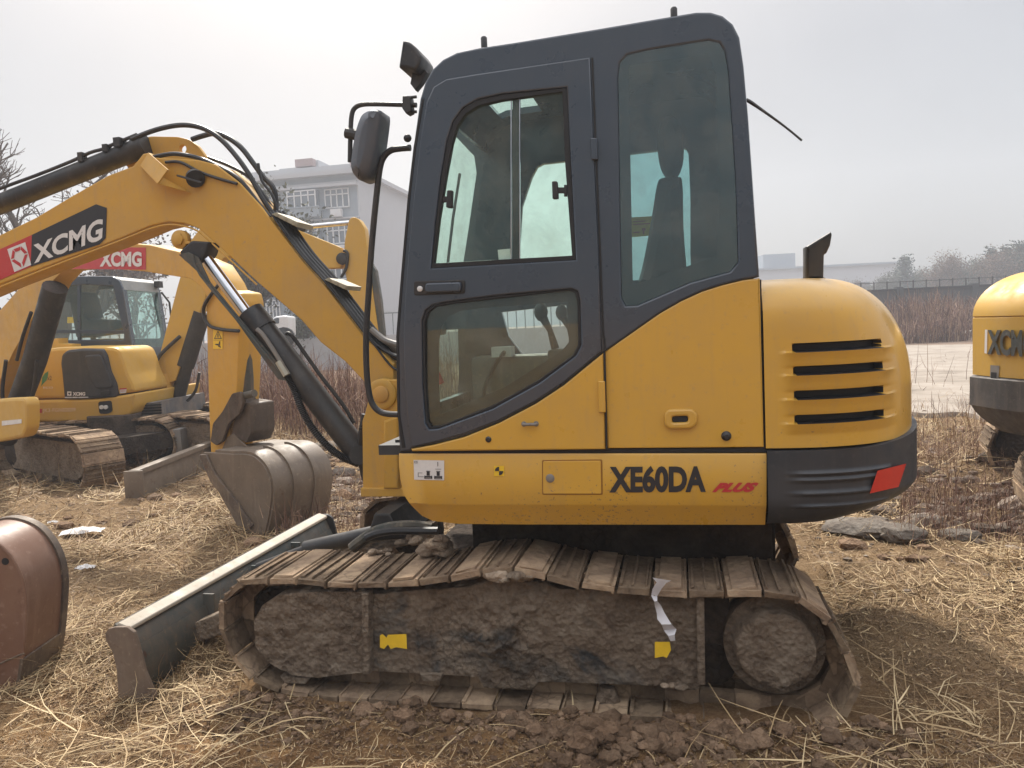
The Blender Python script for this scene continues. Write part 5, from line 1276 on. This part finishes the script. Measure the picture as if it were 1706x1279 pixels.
pa = np.array(TB.z([(222, 786)], .30)[0]); pb_ = np.array(TB.z([(352, 736)], .30)[0])
dv = pb_-pa; Lb = np.linalg.norm(dv); an = math.atan2(dv[1], dv[0]); rot = np.array([[math.cos(an), -math.sin(an), 0], [math.sin(an), math.cos(an), 0], [0, 0, 1]])
mid = (pa+dv*.55)
mk('dozer_blade', [g_box((mid[0], mid[1], .29), (Lb*1.1, .10, .05), rot), g_box((mid[0], mid[1], .13), (Lb*1.1, .03, .34), rot), g_box((pa[0], pa[1], .14), (.03, .18, .34), rot)], BKT, EB2, bevel=.006)
# ---- machine C: right edge, seen from its rounded tail ---------------------------------------------------
FC = world_dir_frame(1800, 4.35, R(0), 0)
EC = FC.empty('neighbour_excavator', 'yellow excavator cut off by the right edge, raised XCMG letters on its tail', 'excavator')
WC = 1.02; cxC = at_depth(1632, 4.55)[0]; xl_ = FC.hit(1637, 600, 1, .35)[0]; cx0 = xl_+WC+.27
def tailC(z, er, q, ex=0.0):
    a = q*math.pi; c, s = math.cos(a), math.sin(a)
    return (cx0-(WC-er+ex)*math.copysign(abs(c)**(2/3.0), c), .9-(.95-er*.9+ex)*abs(s)**(2/3.0), z)
def zC(py, y=.0, px=1660): return FC.hit(px, py, 1, y)[2]
def tail_lofts(rows, name, mat, ex=0, par=None):
    qs = np.linspace(0, 1, 72); V = [tailC(z, er, q, ex) for z, er in rows for q in qs]; n = len(qs)
    F = [(i*n+j, i*n+j+1, (i+1)*n+j+1, (i+1)*n+j) for i in range(len(rows)-1) for j in range(n-1)]
    F += [tuple(range(n)), tuple((len(rows)-1)*n+j for j in range(n))]
    return mk(name, (np.array(V), F), mat, par, smooth=40)
zc0, zc1, zc2, zc3 = zC(648), zC(530), zC(455, .3), zC(760)
rows = [(zc0+.005, 0)]+[(zc0+(zc1-zc0)*t, 0) for t in (.3, .6, .97)]+[(zc1-.004, .012), (zc1, .0)]+[(zc1+(zc2-zc1+.03)*math.sin(t), .46*(1-math.cos(t))) for t in np.linspace(.1, 1.5, 12)]
hC = tail_lofts(rows, 'engine_hood', YELB, 0, EC)
tail_lofts([(zc3-.03, .30), (zc3-.01, .22), (zc3+(zc0-zc3)*.12, .14), (zc3+(zc0-zc3)*.24, .08), (zc3+(zc0-zc3)*.36, .035), (zc3+(zc0-zc3)*.47, .01), (zc3+(zc0-zc3)*.48, .0), (zc0-.01, 0), (zc0, .02)], 'counterweight', paint('scuffed_counterweight', (.055, .05, .048), .5, .7, (.17, .14, .12), scale=4), .02, EC)
def hitC(px, py, off=.004):
    d = FC.A @ ray(px, py); c0 = FC.c
    t = 2.5
    while t < 7:
        p = c0+d*t; g = abs((p[0]-cx0)/(WC+off))**3+abs((p[1]-.9)/(.95+off))**3-1 if p[1] < .9 else 1
        if g < 0: break
        t += .01
    lo, hi = t-.01, t
    for _ in range(16):
        m_ = (lo+hi)/2; p = c0+d*m_; g = abs((p[0]-cx0)/(WC+off))**3+abs((p[1]-.9)/(.95+off))**3-1
        if g > 0: lo = m_
        else: hi = m_
    return c0+d*hi
def solid_text(name, txt, quad, mat, parent, o1, o2, **kw):
    uv, F = text_geom(txt, **kw); A_ = on_quad(uv, quad, lambda a, b_: hitC(a, b_, o1)); B_ = on_quad(uv, quad, lambda a, b_: hitC(a, b_, o2)); n = len(A_)
    from collections import Counter
    E = Counter(); D = {}
    for f in F:
        for i in range(len(f)): e_ = tuple(sorted((f[i], f[(i+1) % len(f)]))); E[e_] += 1; D[e_] = (f[i], f[(i+1) % len(f)])
    F2 = [tuple(f) for f in F]+[tuple(k+n for k in f)[::-1] for f in F]+[(D[e_][0], D[e_][1], D[e_][1]+n, D[e_][0]+n) for e_, c_ in E.items() if c_ == 1]
    return mk(name, (np.concatenate([A_, B_]), F2), mat, parent, smooth=0)
solid_text('tail_lettering', 'XCMG', [(1645, 590), (1722, 596), (1722, 549), (1645, 549)], paint('letter_grey', (.055, .065, .065), .5, .3), hC, .020, -.002, bold=.04, spacing=1.0)
mk('lettering_edge', polys([R4(0, 0, 1, 1)], [(1640, 588), (1644, 589), (1645, 549), (1641, 549)], lambda a, b_: hitC(a, b_, .008)), WHT, hC, smooth=0)
mk('hood_latch', polys([R4(0, 0, 1, 1)], [(1649, 634), (1663, 635), (1665, 609), (1650, 608)], lambda a, b_: hitC(a, b_, .006)), STL, hC, smooth=0)
mk('latch_hole', polys([R4(.1, .1, .75, .55)], [(1649, 634), (1663, 635), (1665, 609), (1650, 608)], lambda a, b_: hitC(a, b_, .010)), GAS, hC, smooth=0)
mk('cab', [g_box((cx0+1.6, 2.0, 1.75), (1.0, 1.5, 1.7))], DRK, EC, bevel=.08)
EC2 = bpy.data.objects.new('undercarriage', None); COL.objects.link(EC2); EC2.parent = EC
tC = FC.z([(1706, 893)], 0)[0]
EC2.location = (tC[0]+.0, tC[1], 0); EC2.rotation_euler = (0, 0, R(-24))
small_track(FC, EC2, .0, 2.4, 0, .60, .42, 51, .15); small_track(FC, EC2, .0, 2.4, 1.5, .60, .42, 52, .15)
# ---- red-brown bucket in the left foreground ------------------------------------------------------------
FR = world_dir_frame(60, 3.35, R(0), 0)
RB = FR.empty('excavator_bucket', 'rusty red-brown excavator bucket resting on the ground at the left foreground edge', 'bucket')
pr = [(-160, 960), (-100, 908), (-63, 892), (-33, 892), (-1, 905), (22, 929), (38, 961), (45, 1000), (44, 1040), (40, 1090), (33, 1125), (20, 1152), (0, 1168), (-50, 1185), (-150, 1205)]
pr_ = [tuple(p) for p in cr_spline(FR.y(pr, 0), 4)]
WR = .30
rbk = mk('bucket_shell', [g_panel(pr_, -.012, .012, bev=.006), g_panel(pr_, WR-.02, WR, bev=.004), g_strip(pr_[:-12], .0, WR, -.02)], BKTR, RB, smooth=45)
ed = pr_[3:-14]
mk('edge_band', [g_strip([(p[0], p[1]) for p in ed], WR-.035, WR+.01, .010)], paint('dark_rusty_edge', (.07, .05, .04), .5, .7), RB)
mk('side_rim', g_tube([(p[0], -.008, p[1]) for p in ed], .007, 8), BKTR, RB)
hl = FR.hit(9, 935, 1, -.012)
mk('bolt_hole', g_lathe((hl[0], -.008, hl[2]), (0, -1, 0), [(0, .016), (.006, .016)], 14), GAS, RB)
mk('mud_smear', g_tube(FR.y3([(-30, 1118), (30, 1092), (40, 1088)], -.012), .004, 6), MUD, RB)
mk('cutting_edge', g_strip([FR.hit(38, 1095, 1, 0)[[0, 2]], FR.hit(33, 1128, 1, 0)[[0, 2]], FR.hit(20, 1154, 1, 0)[[0, 2]], FR.hit(0, 1170, 1, 0)[[0, 2]]], -.02, WR+.01, .014), paint('cutting_steel', (.10, .07, .05), .5, .7, rust=.5), RB)

# ================================================================== SMALL THINGS ON THE GROUND
def gpt(px, py, z=0.0):
    p = W0.hit(px, py, 2, z); p[2] = gh(p[0], p[1]); return p
STONE = mudmat('pale_stone', (.15, .12, .10), (.27, .23, .19), (.42, .38, .33), 6, .02)
def stone(px, py, r, label, sq=(1.4, 1, .5), seed=0, mat=STONE, name='stone', cat='stone', group=None, rz=.0):
    c = gpt(px, py); v, f = ICO[3]
    d = 1+.22*fbm(v[:, 0]*1.6+seed, v[:, 1]*1.6, v[:, 2]*1.6, 4, seed)
    q = v*d[:, None]*r*np.array(sq); q = np.clip(q, [-1e3, -1e3, -r*sq[2]*.6], [1e3, 1e3, r*sq[2]*.75])
    o = mk(name, (q, f), mat, None, smooth=30); o.location = c+np.array([0, 0, r*sq[2]*.35]); o.rotation_euler = (0, 0, rz)
    return tag(o, label, cat, group)
stone(1440, 893, .16, 'flat pale concrete slab behind the round tail of the big excavator', (1.7, 1, .38), 1, name='concrete_slab', cat='slab')
stone(1505, 905, .11, 'grey stone at the right end of the concrete slab', (1.3, 1, .6), 2)
stone(1545, 880, .09, 'whitish broken lump right of the slab', (1.2, 1, .8), 3)
stone(545, 748, .16, 'pale broken slab between the grey bucket and the boom cylinder', (1.8, 1, .5), 4, name='concrete_slab', cat='slab')
stone(572, 790, .10, 'grey rubble lump below the black boom cylinder', (1.3, 1, .7), 5)
stone(1600, 905, .08, 'pale stone lying in straw near the right edge', (1.5, 1, .6), 6)
stone(1012, 1160, .045, 'pointed dry clod of mud leaning on the track near the middle', (1, .8, 1.6), 7, MUD, 'mud_clod', 'clod')
stone(352, 640, .28, 'whitish boulder right of the compact excavator', (1.2, 1, .9), 8, name='boulder', cat='boulder')
PAP = plain('crumpled_white', (.70, .68, .66), .8)
def paper(px, py, w, label, seed, cat='litter', name='paper_scrap'):
    c = gpt(px, py); n = 9; g = np.random.default_rng(seed); V = []
    for j in range(n):
        for i in range(n):
            u, v = i/(n-1)-.5, j/(n-1)-.5
            V.append((u*w*(1+.3*g.random()), v*w*.5*(1+.3*g.random()), .012+.02*g.random()+w*.13*max(0, 1-4*(u*u+v*v))))
    F = [(j*n+i, j*n+i+1, (j+1)*n+i+1, (j+1)*n+i) for j in range(n-1) for i in range(n-1)]
    o = mk(name, (np.array(V), F), PAP, None, smooth=20); o.location = c+np.array([0, 0, .008]); o.rotation_euler = (0, 0, R(20)); return tag(o, label, cat)
paper(138, 888, .26, 'large crumpled white sheet lying in straw left of the grey bucket', 1)
paper(142, 957, .10, 'small white scrap in straw below the large crumpled sheet', 2)
paper(298, 793, .14, 'small white scrap beside the tracks of the excavator with the grey bucket', 3)
paper(88, 872, .07, 'tiny pale scrap between the red-brown bucket and the large white sheet', 4)

# clods at the foot of the near track
clod = []; rn_ = []
g = np.random.default_rng(5)
for k in range(1800):
    x = g.uniform(-1.9, .75); y = -.02-abs(g.normal(0, .13))
    w = .55 if not (-.75 < x < .1) else 1.0
    if g.random() > w: continue
    if y < -.55: continue
    r_ = g.lognormal(-4.9, .6); r_ = min(r_, .035)
    clod.append(g_ico((x, y, gh(x, y)+r_*.4), r_, 1 if r_ < .02 else 2, .25, (1.2, 1, .8), k)); rn_.append(g.random())
for k in range(620):
    x = g.normal(-.28, .20); y = -.08-abs(g.normal(0, .15)); r_ = min(g.lognormal(-4.45, .55), .042)
    clod.append(g_ico((x, y, gh(x, y)+r_*.5+.03*max(0, 1-abs(x+.28)/.2)*max(0, 1-abs(y+.15)/.2)), r_, 2, .25, (1.1, 1, .85), k)); rn_.append(g.random()*.7)
for k in range(3500):
    x = g.uniform(-2.2, 1.0); y = -.02-abs(g.normal(0, .25)); r_ = g.uniform(.002, .007)
    if y > -.9: clod.append(g_ico((x, y, gh(x, y)+r_*.4), r_, 1, .25, (1.2, 1, .8), k)); rn_.append(g.random())
for k in range(900):
    a = g.uniform(-6, 7); b_ = g.uniform(1.8, 9); r_ = min(g.lognormal(-3.6, .55), .12)
    if -2 < a < 1 and b_ < 2.6: continue
    clod.append(g_ico((a, b_, gh(a, b_)+r_*.25), r_, 1, .28, (1.3, 1, .6), k)); rn_.append(g.random())
tag(mk('mud_clods', clod, mudmat('crumbled_mud', (.095, .058, .036), (.20, .128, .080), (.36, .25, .165), 14, .015), None, smooth=0, rnds=rn_), kind='stuff')
peb = []
for k in range(300):
    px, py = g.uniform(520, 1700), g.uniform(690, 1000)
    c = gpt(px, py); 
    if -2.0 < c[0] < .8 and -.1 < c[1] < 2.1: continue
    r_ = min(g.lognormal(-4.2, .6), .07); peb.append(g_ico(c+np.array([0, 0, r_*.3]), r_, 1, .3, (1.3, 1, .6), k))
for k in range(900):
    px, py = (g.uniform(1420, 1720), g.uniform(715, 890)) if k % 2 else (g.uniform(450, 660), g.uniform(745, 880))
    c = gpt(px, py)
    if -2.0 < c[0] < .8 and -.1 < c[1] < 2.1: continue
    r_ = min(g.lognormal(-3.7, .55), .10); peb.append(g_ico(c+np.array([0, 0, r_*.3]), r_, 1, .3, (1.4, 1, .6), k))
tag(mk('rubble', peb, mudmat('rubble_mix', (.07, .052, .04), (.19, .145, .11), (.42, .36, .30), 3, .02), None, smooth=0, rnds=list(g.random(len(peb))**1.5)), kind='stuff')

# straw: many thin bent strands
m, t, b = mat_new('dry_straw'); at = t.nodes.new('ShaderNodeAttribute'); at.attribute_name = 'rnd'
t.links.new(ramp(t, at.outputs['Fac'], [(0, (.10, .060, .032)), (.35, (.29, .18, .085)), (.72, (.46, .33, .17)), (1, (.68, .53, .31))]), b.inputs['Base Color'])
b.inputs['Roughness'].default_value = .7
STRAW = m
def strands(P, L, Wd, az, el, curl, rnd, name, mat, seg=3, kind='stuff', lift=.004, follow=True):
    n = len(P); g = np.random.default_rng(1)
    V = np.zeros((n, seg+1, 2, 3)); p = P.copy(); a = az.copy(); e_ = el.copy()
    for s in range(seg+1):
        d = np.stack([np.cos(a)*np.cos(e_), np.sin(a)*np.cos(e_), np.sin(e_)], 1)
        sd = np.stack([-np.sin(a), np.cos(a), g.uniform(-.9, .9, n)], 1) if s == 0 else sd
        if s == 0: sd /= np.linalg.norm(sd, axis=1)[:, None]
        w = (Wd*(1-.75*(s/seg)**2))[:, None]
        V[:, s, 0] = p-sd*w; V[:, s, 1] = p+sd*w
        p = p+d*(L/seg)[:, None]; a = a+curl[:, 0]; e_ = e_+curl[:, 1]
        if follow: p[:, 2] = np.maximum(p[:, 2], gh(p[:, 0], p[:, 1])+lift)
    idx = np.arange(n*(seg+1)*2).reshape(n, seg+1, 2)
    F = np.stack([idx[:, :-1, 0], idx[:, :-1, 1], idx[:, 1:, 1], idx[:, 1:, 0]], -1).reshape(-1, 4)
    o = raw(name, V.reshape(-1, 3), F, mat, np.repeat(rnd, (seg+1)*2)); tag(o, kind=kind); return o
def scatter(n, pxr, pyr, mask=None, seed=0):
    g = np.random.default_rng(seed); px = g.uniform(*pxr, n); py = g.uniform(*pyr, n)
    P = np.array([W0.hit(a, b_, 2, 0) for a, b_ in zip(px, py)])
    P[:, 2] = gh(P[:, 0], P[:, 1])
    u = (P[:, 0] > -1.93) & (P[:, 0] < .72) & (P[:, 1] > -.02) & (P[:, 1] < 1.98)
    k = ~u
    if mask is not None: k &= mask(P, px, py, g)
    return P[k], g
def straw_mask(P, px, py, g):
    d = fbm(P[:, 0]*1.0, P[:, 1]*1.0, 5, 4, 77)
    dens = np.clip(.70+1.7*d, .04, 1)
    yf = np.interp(px, [0, 330, 420, 1400, 1480, 1706], [1200, 1190, 1150, 1150, 1090, 1110]); near = np.clip((yf-py)/130, .07, 1)
    fr_ = np.where((py > 1120) & (px > 380) & (px < 1450), .30, 1)
    return g.random(len(P)) < dens*near*fr_
P, g = scatter(105000, (-80, 1790), (735, 1330), straw_mask, 3)
n = len(P); big = g.random(n); DS = np.clip(np.hypot(P[:, 0]-CAM[0], P[:, 1]-CAM[1])/3.4, .8, 2.6)
el0 = np.where(g.random(n) < .08, g.uniform(.2, 1.0, n), g.uniform(-.02, .22, n))
clump = fbm(P[:, 0]*.7, P[:, 1]*.7, 3, 2, 5)*2.5
strands(P+np.stack([0*big, 0*big, g.uniform(0, .03, n)], 1), (.05+.17*big**2.0)*DS**.8, g.uniform(.0009, .0022, n)*DS, clump+g.normal(0, .9, n)+math.pi*(g.random(n) < .5), el0, g.normal(0, .26, (n, 2))-np.array([0, .06]), np.clip(g.beta(2.2, 2.2, n), 0, 1), 'straw', STRAW)
P, g = scatter(70000, (-80, 1790), (760, 1330), None, 21)
n = len(P); DS = np.clip(np.hypot(P[:, 0]-CAM[0], P[:, 1]-CAM[1])/3.4, .8, 2.6)
strands(P+np.array([0, 0, .003]), g.uniform(.008, .035, n)*DS, g.uniform(.0008, .0026, n)*DS, g.uniform(0, 6.28, n), g.uniform(-.1, .5, n), g.normal(0, .3, (n, 2)), g.beta(1.3, 2.6, n), 'straw_crumbs', STRAW, seg=2)
P, g = scatter(1100, (-60, 1760), (1120, 1340), lambda P, px, py, g: g.random(len(P)) < np.clip(.5+fbm(P[:, 0]*2, P[:, 1]*2, 8, 3, 15)*1.3, .05, 1), 9)
n = len(P)
strands(P+np.array([0, 0, .006]), g.uniform(.10, .34, n), g.uniform(.0014, .0032, n), g.uniform(0, 6.28, n), g.uniform(0, .35, n), g.normal(0, .12, (n, 2))-np.array([0, .12]), g.uniform(.5, 1, n), 'long_straw', STRAW)
# far litter and dry weeds
P, g = scatter(20000, (-80, 1790), (640, 760), lambda P, px, py, g: ~((px > 1500) & (py < 700) & (g.random(len(P)) < .8)), 13)
n = len(P)
strands(P, g.uniform(.12, .40, n), g.uniform(.003, .006, n), g.uniform(0, 6.28, n), np.where(g.random(n) < .25, g.uniform(.4, 1.4, n), g.uniform(0, .3, n)), g.normal(0, .2, (n, 2)), g.beta(2, 2.4, n), 'straw', STRAW)
m, t, b = mat_new('dead_weeds'); at = t.nodes.new('ShaderNodeAttribute'); at.attribute_name = 'rnd'
t.links.new(ramp(t, at.outputs['Fac'], [(0, (.085, .042, .034)), (.5, (.19, .10, .072)), (1, (.38, .26, .17))]), b.inputs['Base Color']); b.inputs['Roughness'].default_value = .9
WEED = m
def weeds(n, px, depth, hmin, hmax, seed, wd=.006, name='dry_weeds', br=.25):
    g = np.random.default_rng(seed); a = g.uniform(*px, n); d = g.uniform(*depth, n)
    P = np.array([at_depth(i, j) for i, j in zip(a, d)]); P[:, 2] = gh(P[:, 0], P[:, 1])-.02
    k = fbm(P[:, 0]*.5, P[:, 1]*.5, 2, 4, seed)*1.7+.38 > g.random(n)*.9; P = P[k]; n = len(P)
    L = g.uniform(hmin, hmax, n)*np.clip(1+.6*fbm(P[:, 0]*.5, P[:, 1]*.5, 1, 3, 3), .3, 1.6)
    strands(P, L, g.uniform(.5, 1, n)*wd, g.uniform(0, 6.28, n), g.normal(1.38, .24, n), g.normal(0, br*.4, (n, 2)), g.random(n), name, WEED, follow=False)
    # twigs
    m2 = n; Q = P+np.stack([g.normal(0, .05, m2), g.normal(0, .05, m2), L*g.uniform(.25, .8, m2)], 1)
    strands(Q, L*g.uniform(.2, .45, m2), g.uniform(.35, .8, m2)*wd, g.uniform(0, 6.28, m2), g.uniform(.3, 1.2, m2), g.normal(0, br*.5, (m2, 2)), g.random(m2), name, WEED, follow=False)
weeds(16000, (1400, 1780), (29, 41), .5, 1.4, 61, .020)
weeds(550, (1430, 1700), (9.0, 12.5), .10, .38, 62, .004)
weeds(260, (1480, 1680), (12.5, 20), .2, .6, 63, .006)
weeds(9000, (330, 760), (11, 24), .3, 1.1, 64, .009)
weeds(6000, (-60, 330), (14, 26), .3, 1.2, 65, .010)
weeds(4200, (1500, 1790), (4.6, 8.5), .05, .30, 66, .0026, br=.7)
weeds(2500, (-60, 340), (7.5, 12), .05, .35, 68, .004, br=.6)
weeds(3200, (440, 700), (5.2, 10.5), .06, .40, 67, .003, br=.6)
# fallen pale pipe in front of the reeds
pp = [W0.hit(a, b_, 2, .25) for a, b_ in ((1490, 560), (1530, 561), (1580, 557), (1655, 549))]
o = mk('fallen_pole', g_tube(pp, .09, 8, 4), PALE, None); tag(o, 'long pale pole lying in front of the reddish reeds on the right', 'pole')
# parked white van seen between boom and cylinder
FV = world_dir_frame(455, 22, R(8), 0)
VN = FV.empty('white_van', 'small white van parked far off, seen between the boom and its cylinder', 'van')
vp = FV.y([(444, 560), (445, 543), (450, 538), (456, 527), (476, 525), (480, 527), (481, 562)], 0)
mk('body', g_panel(rnd_corners(vp, .12, 4), 0, 1.6, bev=.05), plain('van_white', (.72, .73, .74), .3), VN)
mk('window', g_panel(rnd_corners(FV.y([(452, 539), (457, 530), (465, 529), (465, 539)], -.01), .04, 3), -.01, .05, bev=.005), glz, VN)
mk('wheel', [g_lathe(FV.hit(a, 562, 1, .1), (0, -1, 0), [(-.1, .3), (.1, .3), (.11, .18)], 16) for a in (452, 474)], RUB, VN)
# ================================================================== HAZE
hz = mk('haze', g_box((0, 60, 12.5), (360, 190, 29)), None, None, smooth=0)
hm_ = bpy.data.materials.new('haze'); hm_.use_nodes = True; t = hm_.node_tree; t.nodes.clear()
o_ = t.nodes.new('ShaderNodeOutputMaterial'); pv = t.nodes.new('ShaderNodeVolumePrincipled')
pv.inputs['Color'].default_value = (.84, .90, 1.0, 1); pv.inputs['Density'].default_value = .0028; pv.inputs['Anisotropy'].default_value = .25
t.links.new(pv.outputs[0], o_.inputs['Volume']); hz.data.materials.clear(); hz.data.materials.append(hm_)
tag(hz, kind='stuff'); hz.display_type = 'WIRE'
